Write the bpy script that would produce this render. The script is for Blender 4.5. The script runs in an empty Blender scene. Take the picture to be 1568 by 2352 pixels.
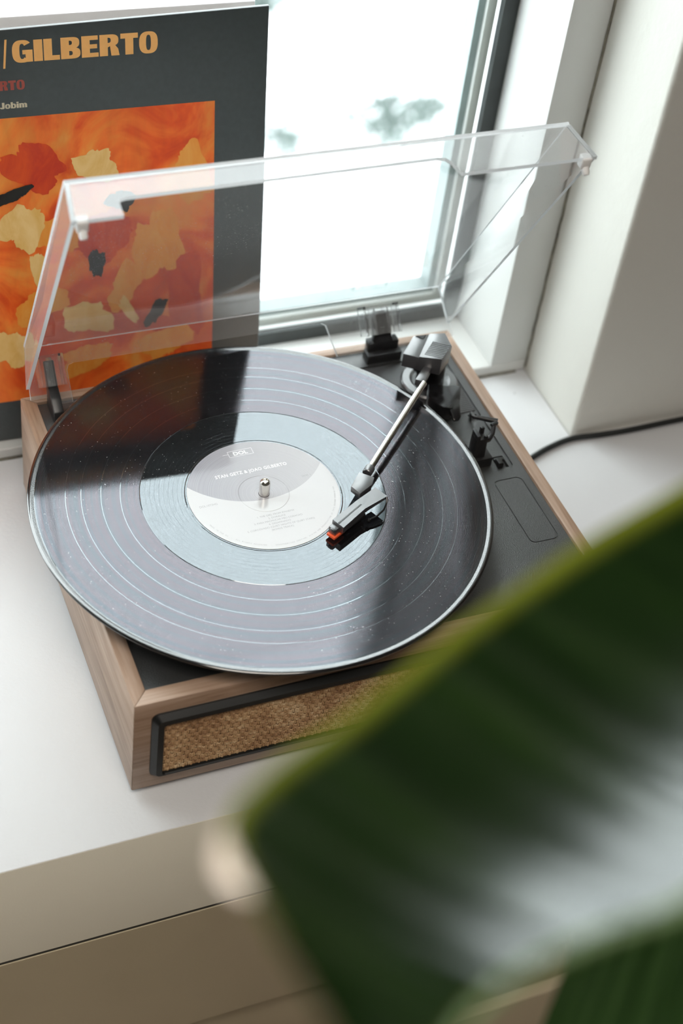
import bpy, bmesh, math, random
from mathutils import Vector, Matrix
import numpy as np

S = bpy.context.scene
COL = S.collection
V = Vector
PI = math.pi

# ------------------------------------------------------------------ camera
cam_d = bpy.data.cameras.new('camera')
cam = bpy.data.objects.new('camera', cam_d)
COL.objects.link(cam)
cam_d.sensor_fit = 'VERTICAL'
cam_d.sensor_height = 36.0
cam_d.sensor_width = 24.0
cam_d.lens = 56.314
cam_d.clip_start = 0.01
cam_d.clip_end = 200
_right = V((0.92552276, -0.36210066, 0.11086354))
_up = V((0.1825123, 0.68302685, 0.70722244))
_fwd = V((0.33180849, 0.63431651, -0.69824473))
_m = Matrix((_right, _up, -_fwd)).transposed().to_4x4()
_m.translation = V((-0.17622437, -0.55492659, 0.82429979))
cam.matrix_world = _m
cam_d.dof.use_dof = True
cam_d.dof.focus_distance = 1.036
cam_d.dof.aperture_fstop = 4.9
S.camera = cam

# ------------------------------------------------------------------ light
world = bpy.data.worlds.new('overcast_sky')
S.world = world
world.use_nodes = True
_bg = world.node_tree.nodes['Background']
_bg.inputs['Color'].default_value = (0.93, 0.97, 1.0, 1)
_bg.inputs['Strength'].default_value = 7.4

def area(name, loc, target, sx, sy, power, color):
    l = bpy.data.lights.new(name, 'AREA')
    l.shape = 'RECTANGLE'; l.size = sx; l.size_y = sy
    l.energy = power; l.color = color; l.spread = math.radians(105)
    o = bpy.data.objects.new(name, l); COL.objects.link(o)
    o.location = loc
    o.rotation_euler = (V(target) - V(loc)).to_track_quat('-Z', 'Y').to_euler()
    return o
# added warm fill light under the ceiling, standing in for unseen room light
area('ceiling_fill_light', (-0.2, -0.85, 1.72), (-0.1, -0.6, 0), 0.9, 0.9, 12, (1.0, 0.92, 0.83))

S.view_settings.view_transform = 'Standard'
S.view_settings.look = 'None'
S.view_settings.exposure = 0.0
S.view_settings.gamma = 1.0
S.view_settings.use_curve_mapping = False
S.cycles.max_bounces = 14
S.cycles.transmission_bounces = 12
S.cycles.transparent_max_bounces = 16
S.cycles.sample_clamp_indirect = 12.0

# ------------------------------------------------------------------ material helpers
def mat(name):
    m = bpy.data.materials.new(name); m.use_nodes = True
    nt = m.node_tree
    return m, nt, nt.nodes['Principled BSDF']

def N(nt, typ, **kw):
    n = nt.nodes.new(typ)
    for k, v in kw.items():
        if k.startswith('i_'):
            n.inputs[k[2:].replace('_', ' ')].default_value = v
        else:
            setattr(n, k, v)
    return n

def L(nt, a, b): nt.links.new(a, b)

def ramp(nt, fac, stops, interp='LINEAR'):
    r = N(nt, 'ShaderNodeValToRGB')
    cr = r.color_ramp; cr.interpolation = interp
    while len(cr.elements) < len(stops): cr.elements.new(0.5)
    for e, (p, c) in zip(cr.elements, stops):
        e.position = p; e.color = c if len(c) == 4 else (*c, 1)
    L(nt, fac, r.inputs['Fac'])
    return r

def objcoord(nt, scale=(1, 1, 1), rot=(0, 0, 0)):
    tc = N(nt, 'ShaderNodeTexCoord')
    mp = N(nt, 'ShaderNodeMapping')
    mp.inputs['Scale'].default_value = scale
    mp.inputs['Rotation'].default_value = rot
    L(nt, tc.outputs['Object'], mp.inputs['Vector'])
    return mp.outputs['Vector']

def noise(nt, vec, scale, detail=4, rough=0.5, dist=0.0):
    n = N(nt, 'ShaderNodeTexNoise')
    n.inputs['Scale'].default_value = scale
    n.inputs['Detail'].default_value = detail
    n.inputs['Roughness'].default_value = rough
    n.inputs['Distortion'].default_value = dist
    L(nt, vec, n.inputs['Vector'])
    return n.outputs['Fac']

def bump(nt, height, bsdf, strength=0.3, dist=0.001):
    b = N(nt, 'ShaderNodeBump')
    b.inputs['Strength'].default_value = strength
    b.inputs['Distance'].default_value = dist
    L(nt, height, b.inputs['Height'])
    L(nt, b.outputs['Normal'], bsdf.inputs['Normal'])
    return b

def plain(name, col, rough=0.5, metal=0.0, spec=0.5, grain=None, bumps=None):
    m, nt, b = mat(name)
    b.inputs['Base Color'].default_value = (*col, 1)
    b.inputs['Roughness'].default_value = rough
    b.inputs['Metallic'].default_value = metal
    b.inputs['Specular IOR Level'].default_value = spec
    vec = objcoord(nt)
    if grain:
        sc, amt = grain
        f = noise(nt, vec, sc, 5)
        r = ramp(nt, f, [(0.3, tuple(c * (1 - amt) for c in col)), (0.7, tuple(min(1, c * (1 + amt)) for c in col))])
        L(nt, r.outputs['Color'], b.inputs['Base Color'])
    if bumps:
        sc, st, ds = bumps
        bump(nt, noise(nt, vec, sc, 6), b, st, ds)
    return m

def wood(name, axis, tint=1.0):
    m, nt, b = mat(name)
    sc = {'x': (6, 95, 95), 'y': (95, 6, 95)}[axis]
    vec = objcoord(nt, sc)
    f1 = noise(nt, vec, 1.0, 6, 0.62, 0.6)
    sc2 = {'x': (22, 520, 520), 'y': (520, 22, 520)}[axis]
    f2 = noise(nt, objcoord(nt, sc2), 1.0, 3, 0.6)
    mix = N(nt, 'ShaderNodeMath', operation='MULTIPLY_ADD')
    L(nt, f2, mix.inputs[0]); mix.inputs[1].default_value = 0.45
    L(nt, f1, mix.inputs[2])
    t = tint
    r = ramp(nt, mix.outputs[0], [(0.42, (0.15 * t, 0.085 * t, 0.050 * t)), (0.60, (0.28 * t, 0.180 * t, 0.120 * t)),
                                  (0.78, (0.37 * t, 0.255 * t, 0.185 * t)), (0.95, (0.44 * t, 0.32 * t, 0.245 * t))])
    L(nt, r.outputs['Color'], b.inputs['Base Color'])
    b.inputs['Roughness'].default_value = 0.42
    bump(nt, mix.outputs[0], b, 0.15, 0.0006)
    return m

# ------------------------------------------------------------------ mesh helper
class MB:
    def __init__(s): s.bm = bmesh.new(); s.mi = 0
    def _tag(s, faces):
        for f in faces: f.material_index = s.mi
    def add(s, verts, faces):
        vs = [s.bm.verts.new(V(v)) for v in verts]
        fs = []
        for f in faces:
            try: fs.append(s.bm.faces.new([vs[i] for i in f]))
            except ValueError: pass
        s._tag(fs)
        return vs, fs
    def box(s, x0, x1, y0, y1, z0, z1, bev=0.0, seg=2):
        tmp = bmesh.new()
        vs = [tmp.verts.new(v) for v in [(x0, y0, z0), (x1, y0, z0), (x1, y1, z0), (x0, y1, z0), (x0, y0, z1), (x1, y0, z1), (x1, y1, z1), (x0, y1, z1)]]
        for f in [(0, 3, 2, 1), (4, 5, 6, 7), (0, 1, 5, 4), (1, 2, 6, 5), (2, 3, 7, 6), (3, 0, 4, 7)]:
            tmp.faces.new([vs[i] for i in f])
        if bev > 0:
            bmesh.ops.bevel(tmp, geom=list(tmp.edges), offset=bev, segments=seg, affect='EDGES', profile=0.5)
        s.merge(tmp); return s
    def merge(s, tmp, mtx=None):
        if mtx is not None: bmesh.ops.transform(tmp, matrix=mtx, verts=tmp.verts)
        mp = {v: s.bm.verts.new(v.co) for v in tmp.verts}
        fs = []
        for f in tmp.faces:
            try: fs.append(s.bm.faces.new([mp[v] for v in f.verts]))
            except ValueError: pass
        s._tag(fs)
        tmp.free()
    def obox(s, c, ax, ay, az, hx, hy, hz, bev=0.0, seg=2):
        """box at centre c along unit axes with half sizes"""
        tmp = MB(); tmp.box(-hx, hx, -hy, hy, -hz, hz, bev, seg)
        M = Matrix((V(ax).normalized(), V(ay).normalized(), V(az).normalized())).transposed().to_4x4()
        M.translation = V(c)
        s.merge(tmp.bm, M); return s
    def prism(s, poly, z0, z1, bev=0.0, seg=2, mtx=None):
        """polygon in xy extruded z0..z1"""
        tmp = bmesh.new()
        n = len(poly)
        lo = [tmp.verts.new((p[0], p[1], z0)) for p in poly]
        hi = [tmp.verts.new((p[0], p[1], z1)) for p in poly]
        tmp.faces.new(hi); tmp.faces.new(lo[::-1])
        for i in range(n):
            tmp.faces.new([lo[i], lo[(i + 1) % n], hi[(i + 1) % n], hi[i]])
        bmesh.ops.recalc_face_normals(tmp, faces=tmp.faces)
        if bev > 0:
            es = [e for e in tmp.edges if abs(e.verts[0].co.z - e.verts[1].co.z) < 1e-9 and e.verts[0].co.z > (z0 + z1) / 2] if z1 > z0 else []
            bmesh.ops.bevel(tmp, geom=es, offset=bev, segments=seg, affect='EDGES', profile=0.5)
        s.merge(tmp, mtx); return s
    def lathe(s, prof, c=(0, 0, 0), n=64, axis=None, cap=False):
        """profile of (r,z) revolved about z at c (or about axis)"""
        M = Matrix.Translation(V(c))
        if axis is not None:
            M = Matrix.Translation(V(c)) @ V((0, 0, 1)).rotation_difference(V(axis)).to_matrix().to_4x4()
        rings = []
        for r, z in prof:
            if r < 1e-7: rings.append([s.bm.verts.new(M @ V((0, 0, z)))])
            else: rings.append([s.bm.verts.new(M @ V((r * math.cos(2 * PI * i / n), r * math.sin(2 * PI * i / n), z))) for i in range(n)])
        fs = []
        for a, b in zip(rings, rings[1:]):
            for i in range(n):
                j = (i + 1) % n
                q = [a[i % len(a)], a[j % len(a)], b[j % len(b)], b[i % len(b)]]
                q = list(dict.fromkeys(q))[::-1]
                if len(q) > 2:
                    try: fs.append(s.bm.faces.new(q))
                    except ValueError: pass
        s._tag(fs); return s
    def tube(s, pts, r, n=12, cap=True):
        pts = [V(p) for p in pts]
        rs = r if isinstance(r, (list, tuple)) else [r] * len(pts)
        rings = []; prev = None
        for i, p in enumerate(pts):
            d = (pts[min(i + 1, len(pts) - 1)] - pts[max(i - 1, 0)]).normalized()
            if prev is None:
                a = d.orthogonal().normalized()
            else:
                a = (prev - d * prev.dot(d)).normalized()
            prev = a; b = d.cross(a)
            rings.append([s.bm.verts.new(p + (a * math.cos(2 * PI * k / n) + b * math.sin(2 * PI * k / n)) * rs[i]) for k in range(n)])
        fs = []
        for a, b in zip(rings, rings[1:]):
            for k in range(n):
                fs.append(s.bm.faces.new([a[k], a[(k + 1) % n], b[(k + 1) % n], b[k]]))
        if cap:
            fs.append(s.bm.faces.new(rings[0][::-1])); fs.append(s.bm.faces.new(rings[-1]))
        s._tag(fs); return s
    def hexa(s, lo, hi, bev=0.0, side_mi=None):
        """solid between two matching polygons (lists of 3d points)"""
        tmp = bmesh.new(); n = len(lo)
        if side_mi is not None:
            vs, fs = s.add(list(lo) + list(hi), [tuple(range(n - 1, -1, -1)), tuple(range(n, 2 * n))] + [(i, (i + 1) % n, n + (i + 1) % n, n + i) for i in range(n)])
            for f in fs[2:]: f.material_index = side_mi
            tmp.free(); return s
        a = [tmp.verts.new(V(p)) for p in lo]; b = [tmp.verts.new(V(p)) for p in hi]
        tmp.faces.new(b); tmp.faces.new(a[::-1])
        for i in range(n): tmp.faces.new([a[i], a[(i + 1) % n], b[(i + 1) % n], b[i]])
        bmesh.ops.recalc_face_normals(tmp, faces=tmp.faces)
        if bev > 0: bmesh.ops.bevel(tmp, geom=list(tmp.edges), offset=bev, segments=2, affect='EDGES', profile=0.5)
        s.merge(tmp); return s
    def mesh(s, name, org=(0, 0, 0), smooth=35, fix=True):
        if fix: bmesh.ops.recalc_face_normals(s.bm, faces=s.bm.faces)
        me = bpy.data.meshes.new(name)
        bmesh.ops.translate(s.bm, vec=-V(org), verts=s.bm.verts)
        s.bm.to_mesh(me); s.bm.free()
        if smooth:
            me.polygons.foreach_set('use_smooth', [True] * len(me.polygons))
            me.set_sharp_from_angle(angle=math.radians(smooth))
        return me

ORG = {}
def thing(name, label, cat, loc, group=None):
    o = bpy.data.objects.new(name, None); COL.objects.link(o)
    o.empty_display_size = 0.02
    o.location = loc; ORG[o.name] = V(loc)
    o['label'] = label; o['category'] = cat
    if group: o['group'] = group
    return o

def part(name, mb, m, parent, smooth=35, label=None, kind=None, fix=True, mesh=None):
    org = ORG[parent.name]
    me = mesh or mb.mesh(name, org, smooth, fix)
    for x in (m if isinstance(m, (list, tuple)) else [m]):
        me.materials.append(x)
    o = bpy.data.objects.new(name, me); COL.objects.link(o)
    o.parent = parent; ORG[o.name] = org
    if label: o['label'] = label
    if kind: o['kind'] = kind
    return o

def struct(name, mb, m, parent=None, smooth=35, label=None):
    me = mb.mesh(name, (0, 0, 0), smooth)
    for x in (m if isinstance(m, (list, tuple)) else [m]): me.materials.append(x)
    o = bpy.data.objects.new(name, me); COL.objects.link(o); ORG[o.name] = V((0, 0, 0))
    if parent: o.parent = parent
    else: o['kind'] = 'structure'
    if label: o['label'] = label
    return o

def boolean_cut(mb, cutters):
    """mb minus each cutter MB; returns MB holding the result"""
    base = bpy.data.objects.new('cut_base', mb.mesh('cut_base', smooth=0)); COL.objects.link(base)
    tmp = [base]
    for c in cutters:
        co = bpy.data.objects.new('cutter', c.mesh('cutter', smooth=0)); COL.objects.link(co); tmp.append(co)
        md = base.modifiers.new('cut', 'BOOLEAN'); md.object = co; md.operation = 'DIFFERENCE'; md.solver = 'EXACT'
    dg = bpy.context.evaluated_depsgraph_get()
    me = bpy.data.meshes.new_from_object(base.evaluated_get(dg))
    out = MB(); out.bm.from_mesh(me)
    bpy.data.meshes.remove(me)
    for o in tmp:
        d = o.data; bpy.data.objects.remove(o); bpy.data.meshes.remove(d)
    return out

def rrect(x0, x1, y0, y1, r, n=6):
    out = []
    for cx, cy, a0 in ((x1 - r, y1 - r, 0), (x0 + r, y1 - r, 90), (x0 + r, y0 + r, 180), (x1 - r, y0 + r, 270)):
        for i in range(n + 1):
            a = math.radians(a0 + 90 * i / n)
            out.append((cx + r * math.cos(a), cy + r * math.sin(a)))
    return out

# ------------------------------------------------------------------ materials
M_wall = plain('white_wall_paint', (0.62, 0.615, 0.57), 0.7, spec=0.3, grain=(3.0, 0.03), bumps=(90, 0.25, 0.002))
M_sill = plain('white_sill_paint', (0.60, 0.61, 0.625), 0.55, spec=0.35, bumps=(420, 0.28, 0.0007))
_nt = M_sill.node_tree; _b = _nt.nodes['Principled BSDF']
def sill_specks():
    vec = objcoord(_nt)
    vo = N(_nt, 'ShaderNodeTexVoronoi'); vo.inputs['Scale'].default_value = 26; L(_nt, vec, vo.inputs['Vector'])
    lt = N(_nt, 'ShaderNodeMath', operation='LESS_THAN'); L(_nt, vo.outputs['Distance'], lt.inputs[0]); lt.inputs[1].default_value = 0.022
    mx = N(_nt, 'ShaderNodeMix', data_type='RGBA'); L(_nt, lt.outputs[0], mx.inputs[0])
    mx.inputs[6].default_value = (0.60, 0.61, 0.625, 1); mx.inputs[7].default_value = (0.36, 0.36, 0.36, 1)
    L(_nt, mx.outputs[2], _b.inputs['Base Color'])
sill_specks()
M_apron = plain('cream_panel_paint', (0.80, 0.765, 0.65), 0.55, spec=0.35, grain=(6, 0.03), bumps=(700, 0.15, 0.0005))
M_panel = plain('beige_panel_paint', (0.50, 0.43, 0.30), 0.6, spec=0.3, grain=(7, 0.05), bumps=(500, 0.15, 0.0006))
M_frame = plain('white_window_plastic', (0.58, 0.59, 0.575), 0.35, grain=(4, 0.01))
M_gasket_gap_shade = plain('black_gasket_and_gap_shade', (0.028, 0.034, 0.034), 0.5, grain=(60, 0.2))
M_spacer = plain('grey_spacer_metal', (0.20, 0.25, 0.25), 0.45, metal=0.0, grain=(60, 0.1))
M_caulk = plain('dark_dusty_seam', (0.16, 0.15, 0.12), 0.9, grain=(160, 0.5))
M_floor = plain('oak_floor', (0.40, 0.30, 0.21), 0.4, grain=(5, 0.25))
M_ceil = plain('ceiling_paint', (0.45, 0.45, 0.44), 0.8, grain=(2, 0.02))
M_walnut_x = wood('walnut_veneer_x', 'x')
M_walnut_y = wood('walnut_veneer_y', 'y')
M_black = plain('black_plastic', (0.012, 0.012, 0.013), 0.38, spec=0.5, bumps=(900, 0.1, 0.0002))
M_blackgloss = plain('glossy_black_plastic', (0.010, 0.010, 0.011), 0.22, spec=0.6, grain=(80, 0.2))
M_greyblack = plain('satin_charcoal_plastic', (0.055, 0.055, 0.060), 0.30, spec=1.0, bumps=(1200, 0.15, 0.0002))
M_rubber = plain('black_rubber', (0.02, 0.02, 0.02), 0.7, grain=(90, 0.2))
M_chrome = plain('brushed_steel', (0.78, 0.75, 0.70), 0.18, metal=1.0, grain=(300, 0.05))
M_orange = plain('orange_stylus_plastic', (0.85, 0.12, 0.04), 0.4, grain=(200, 0.1))
M_nub = plain('white_rubber_bumper', (0.88, 0.88, 0.88), 0.5, grain=(200, 0.02))
M_cord = plain('black_cord_rubber', (0.012, 0.014, 0.014), 0.5, grain=(120, 0.2))
M_paper = plain('white_card', (0.93, 0.93, 0.95), 0.6, spec=0.3, grain=(9, 0.02))

M_greyblack.node_tree.nodes['Principled BSDF'].inputs['IOR'].default_value = 1.75
M_frameblack = plain('matt_black_grille_plastic', (0.010, 0.011, 0.011), 0.4, spec=0.4, bumps=(900, 0.1, 0.0002))
# leather-grained deck
M_deck, nt, b = mat('pebbled_black_deck')
b.inputs['Base Color'].default_value = (0.024, 0.025, 0.025, 1)
b.inputs['Roughness'].default_value = 0.33
b.inputs['Specular IOR Level'].default_value = 1.0
_v = objcoord(nt)
_vo = N(nt, 'ShaderNodeTexVoronoi'); _vo.inputs['Scale'].default_value = 1900; L(nt, _v, _vo.inputs['Vector'])
bump(nt, _vo.outputs['Distance'], b, 0.5, 0.0004)

# vinyl (object coordinates: centre of the record)
def radius_node(nt):
    tc = N(nt, 'ShaderNodeTexCoord')
    sx = N(nt, 'ShaderNodeSeparateXYZ'); L(nt, tc.outputs['Object'], sx.inputs[0])
    cx = N(nt, 'ShaderNodeCombineXYZ'); L(nt, sx.outputs['X'], cx.inputs['X']); L(nt, sx.outputs['Y'], cx.inputs['Y'])
    ln = N(nt, 'ShaderNodeVectorMath', operation='LENGTH'); L(nt, cx.outputs[0], ln.inputs[0])
    return tc.outputs['Object'], ln.outputs['Value']

def dust(nt, vec, scale, thr):
    vo = N(nt, 'ShaderNodeTexVoronoi'); vo.inputs['Scale'].default_value = scale
    vo.inputs['Randomness'].default_value = 1.0
    nz = N(nt, 'ShaderNodeTexNoise'); nz.inputs['Scale'].default_value = scale * 1.7; nz.inputs['Detail'].default_value = 2
    L(nt, vec, nz.inputs['Vector'])
    add = N(nt, 'ShaderNodeVectorMath', operation='MULTIPLY_ADD')
    L(nt, nz.outputs['Color'], add.inputs[0]); add.inputs[1].default_value = (0.9 / scale,) * 3; L(nt, vec, add.inputs[2])
    L(nt, add.outputs[0], vo.inputs['Vector'])
    big = noise(nt, vec, 18, 3, 0.6)
    t = N(nt, 'ShaderNodeMath', operation='MULTIPLY'); L(nt, big, t.inputs[0]); t.inputs[1].default_value = thr * 2
    lt = N(nt, 'ShaderNodeMath', operation='LESS_THAN'); L(nt, vo.outputs['Distance'], lt.inputs[0]); L(nt, t.outputs[0], lt.inputs[1])
    return lt.outputs[0]

M_vinyl, nt, b = mat('black_vinyl_grooves')
_ov, _r = radius_node(nt)
tn = N(nt, 'ShaderNodeTangent'); tn.direction_type = 'RADIAL'; tn.axis = 'Z'
L(nt, tn.outputs[0], b.inputs['Tangent'])
mr = N(nt, 'ShaderNodeMath', operation='MULTIPLY'); L(nt, _r, mr.inputs[0]); mr.inputs[1].default_value = 1000.0   # mm
rr = mr.outputs[0]
def band(a0, a1):
    g = N(nt, 'ShaderNodeMath', operation='GREATER_THAN'); L(nt, rr, g.inputs[0]); g.inputs[1].default_value = a0
    l = N(nt, 'ShaderNodeMath', operation='LESS_THAN'); L(nt, rr, l.inputs[0]); l.inputs[1].default_value = a1
    m = N(nt, 'ShaderNodeMath', operation='MULTIPLY'); L(nt, g.outputs[0], m.inputs[0]); L(nt, l.outputs[0], m.inputs[1])
    return m.outputs[0]
def addn(a, c, op='ADD'):
    m = N(nt, 'ShaderNodeMath', operation=op)
    for i, x in enumerate((a, c)):
        if isinstance(x, (int, float)): m.inputs[i].default_value = x
        else: L(nt, x, m.inputs[i])
    return m.outputs[0]
groove = band(80.3, 145.8)
gaps = None
for g0 in (92.3, 104.5, 117.0, 126.8):
    q = band(g0 - 0.22, g0 + 0.22); gaps = q if gaps is None else addn(gaps, q)
groove = addn(groove, addn(1.0, gaps, 'SUBTRACT'), 'MULTIPLY')
# radius-only noise: music loudness variation
cr_ = N(nt, 'ShaderNodeCombineXYZ'); L(nt, rr, cr_.inputs['X'])
nz_r = noise(nt, cr_.outputs[0], 1.3, 5, 0.7)
nz_f = noise(nt, cr_.outputs[0], 0.16, 3, 0.5)
rough = addn(addn(addn(nz_r, 0.05, 'MULTIPLY'), 0.02), groove, 'MULTIPLY')
rough = addn(rough, 0.02)
L(nt, rough, b.inputs['Roughness'])
L(nt, addn(groove, 0.5, 'MULTIPLY'), b.inputs['Anisotropic'])
b.inputs['IOR'].default_value = 2.12

# diffraction tints of the grooves
rt = ramp(nt, nz_f, [(0.30, (0.74, 0.95, 1.0)), (0.44, (0.88, 0.90, 1.0)), (0.55, (1.0, 0.88, 0.97)), (0.66, (0.78, 0.88, 1.0)), (0.8, (0.9, 1.0, 0.95))])
mxc = N(nt, 'ShaderNodeMix', data_type='RGBA'); mxc.inputs[6].default_value = (0.88, 0.95, 1.0, 1)
L(nt, groove, mxc.inputs[0]); L(nt, rt.outputs['Color'], mxc.inputs[7])
L(nt, mxc.outputs[2], b.inputs['Specular Tint'])
# lead-out spiral lines in the dead wax
dw = band(52, 79.5)
sp = N(nt, 'ShaderNodeMath', operation='FRACT'); L(nt, addn(rr, 0.34, 'MULTIPLY'), sp.inputs[0])
spl = N(nt, 'ShaderNodeMath', operation='LESS_THAN'); L(nt, sp.outputs[0], spl.inputs[0]); spl.inputs[1].default_value = 0.07
spiral = addn(spl.outputs[0], dw, 'MULTIPLY')
# playing grooves reflect a little less than bare vinyl, by loudness; the silent gaps a little more
lev = addn(addn(groove, addn(addn(nz_r, 0.30, 'MULTIPLY'), -0.30), 'MULTIPLY'), 0.5)
lev = addn(addn(lev, addn(gaps, 0.22, 'MULTIPLY')), addn(spiral, -0.13, 'MULTIPLY'))
L(nt, lev, b.inputs['Specular IOR Level'])
fine = N(nt, 'ShaderNodeMath', operation='SINE'); L(nt, addn(rr, 9.0, 'MULTIPLY'), fine.inputs[0])
hgt = addn(addn(addn(fine.outputs[0], nz_r), groove, 'MULTIPLY'), addn(spiral, -2.5, 'MULTIPLY'))
bump(nt, hgt, b, 0.06, 0.00005)
dst = addn(dust(nt, _ov, 360, 0.070), 0.42, 'MULTIPLY')
mxd = N(nt, 'ShaderNodeMix', data_type='RGBA'); mxd.inputs[6].default_value = (0.006, 0.006, 0.007, 1); mxd.inputs[7].default_value = (0.6, 0.6, 0.58, 1)
L(nt, dst, mxd.inputs[0]); L(nt, mxd.outputs[2], b.inputs['Base Color'])

M_vinyl_plain = plain('black_vinyl', (0.006, 0.006, 0.007), 0.09, grain=(100, 0.1)); M_vinyl_plain.node_tree.nodes['Principled BSDF'].inputs['IOR'].default_value = 2.05

M_label, nt, b = mat('glossy_grey_label_paper')
_ov, _r = radius_node(nt)
mr = N(nt, 'ShaderNodeMath', operation='MULTIPLY'); L(nt, _r, mr.inputs[0]); mr.inputs[1].default_value = 1000.0
cr_ = N(nt, 'ShaderNodeCombineXYZ'); L(nt, mr.outputs[0], cr_.inputs['X'])
f = noise(nt, cr_.outputs[0], 1.6, 5, 0.75)
r_ = ramp(nt, f, [(0.3, (0.27, 0.27, 0.31)), (0.5, (0.36, 0.36, 0.40)), (0.72, (0.47, 0.47, 0.51))])
# printed arc: a circle of 57 mm about a point 51.6 mm above the spindle
ds = N(nt, 'ShaderNodeVectorMath', operation='DISTANCE'); L(nt, _ov, ds.inputs[0]); ds.inputs[1].default_value = (-0.0003, 0.0516, 0)
ina = N(nt, 'ShaderNodeMath', operation='LESS_THAN'); L(nt, ds.outputs['Value'], ina.inputs[0]); ina.inputs[1].default_value = 0.0570
# the grey print fades towards its right-hand side
sx_ = N(nt, 'ShaderNodeSeparateXYZ'); L(nt, _ov, sx_.inputs[0])
fd = N(nt, 'ShaderNodeMapRange'); L(nt, sx_.outputs['X'], fd.inputs['Value']); fd.inputs['From Min'].default_value = -0.035; fd.inputs['From Max'].default_value = 0.045; fd.inputs['To Max'].default_value = 0.55
mxl = N(nt, 'ShaderNodeMix', data_type='RGBA'); L(nt, fd.outputs['Result'], mxl.inputs[0]); L(nt, r_.outputs['Color'], mxl.inputs[6]); mxl.inputs[7].default_value = (0.66, 0.66, 0.67, 1)
mxw = N(nt, 'ShaderNodeMix', data_type='RGBA'); L(nt, ina.outputs[0], mxw.inputs[0]); mxw.inputs[6].default_value = (0.64, 0.645, 0.66, 1); L(nt, mxl.outputs[2], mxw.inputs[7])
L(nt, mxw.outputs[2], b.inputs['Base Color'])
b.inputs['Roughness'].default_value = 0.08
b.inputs['IOR'].default_value = 1.42
M_label_white = plain('white_label_ink', (0.86, 0.86, 0.88), 0.2, grain=(300, 0.02))
M_label_grey = plain('grey_label_ink', (0.40, 0.40, 0.42), 0.2, grain=(300, 0.05))

# clear acrylic, a little dusty
M_acryl = bpy.data.materials.new('clear_acrylic'); M_acryl.use_nodes = True
nt = M_acryl.node_tree; b = nt.nodes['Principled BSDF']
b.inputs['Base Color'].default_value = (0.985, 0.99, 0.99, 1)
b.inputs['Transmission Weight'].default_value = 1.0
b.inputs['IOR'].default_value = 1.49
b.inputs['Roughness'].default_value = 0.0
_v = objcoord(nt)
d1 = dust(nt, _v, 480, 0.085)
df = N(nt, 'ShaderNodeBsdfDiffuse'); df.inputs['Color'].default_value = (0.85, 0.85, 0.85, 1)
ms = N(nt, 'ShaderNodeMixShader')
fm = N(nt, 'ShaderNodeMath', operation='MULTIPLY_ADD'); L(nt, d1, fm.inputs[0]); fm.inputs[1].default_value = 0.45; fm.inputs[2].default_value = 0.08
L(nt, fm.outputs[0], ms.inputs['Fac']); L(nt, b.outputs[0], ms.inputs[1]); L(nt, df.outputs[0], ms.inputs[2])
L(nt, ms.outputs[0], nt.nodes['Material Output'].inputs['Surface'])

M_acryl_edge = bpy.data.materials.new('frosted_lit_acrylic_edge'); M_acryl_edge.use_nodes = True  # frosted white mixed in also stands for window light piped to the edges
nt = M_acryl_edge.node_tree; b = nt.nodes['Principled BSDF']
b.inputs['Base Color'].default_value = (0.95, 0.97, 0.97, 1); b.inputs['Transmission Weight'].default_value = 1.0
b.inputs['IOR'].default_value = 1.49; b.inputs['Roughness'].default_value = 0.25
df = N(nt, 'ShaderNodeBsdfDiffuse'); df.inputs['Color'].default_value = (0.93, 0.95, 0.96, 1)
tl_ = N(nt, 'ShaderNodeBsdfTranslucent'); tl_.inputs['Color'].default_value = (0.93, 0.95, 0.96, 1)
m1 = N(nt, 'ShaderNodeMixShader'); m1.inputs['Fac'].default_value = 0.5; L(nt, df.outputs[0], m1.inputs[1]); L(nt, tl_.outputs[0], m1.inputs[2])
m2 = N(nt, 'ShaderNodeMixShader'); m2.inputs['Fac'].default_value = 0.72; L(nt, b.outputs[0], m2.inputs[1]); L(nt, m1.outputs[0], m2.inputs[2])
L(nt, m2.outputs[0], nt.nodes['Material Output'].inputs['Surface'])

# window pane: thin architectural glass
M_pane = bpy.data.materials.new('window_glass'); M_pane.use_nodes = True
nt = M_pane.node_tree; nt.nodes.remove(nt.nodes['Principled BSDF'])
tr = N(nt, 'ShaderNodeBsdfTransparent'); tr.inputs['Color'].default_value = (0.96, 0.985, 0.975, 1)
gl = N(nt, 'ShaderNodeBsdfGlossy'); gl.inputs['Roughness'].default_value = 0.0
fr = N(nt, 'ShaderNodeFresnel'); fr.inputs['IOR'].default_value = 1.45
ge = N(nt, 'ShaderNodeNewGeometry')
fb = N(nt, 'ShaderNodeMath', operation='SUBTRACT'); fb.inputs[0].default_value = 1.0; L(nt, ge.outputs['Backfacing'], fb.inputs[1])
ff = N(nt, 'ShaderNodeMath', operation='MULTIPLY'); L(nt, fr.outputs[0], ff.inputs[0]); L(nt, fb.outputs[0], ff.inputs[1])   # reflect once, at the outer skin met first
ms = N(nt, 'ShaderNodeMixShader'); L(nt, ff.outputs[0], ms.inputs['Fac']); L(nt, tr.outputs[0], ms.inputs[1]); L(nt, gl.outputs[0], ms.inputs[2])
L(nt, ms.outputs[0], nt.nodes['Material Output'].inputs['Surface'])

M_snow = plain('snow', (0.86, 0.88, 0.90), 0.8, grain=(1.5, 0.04), bumps=(3, 0.4, 0.05))
M_twig = plain('frosted_twig', (0.10, 0.13, 0.12), 0.8, grain=(40, 0.3))

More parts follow.
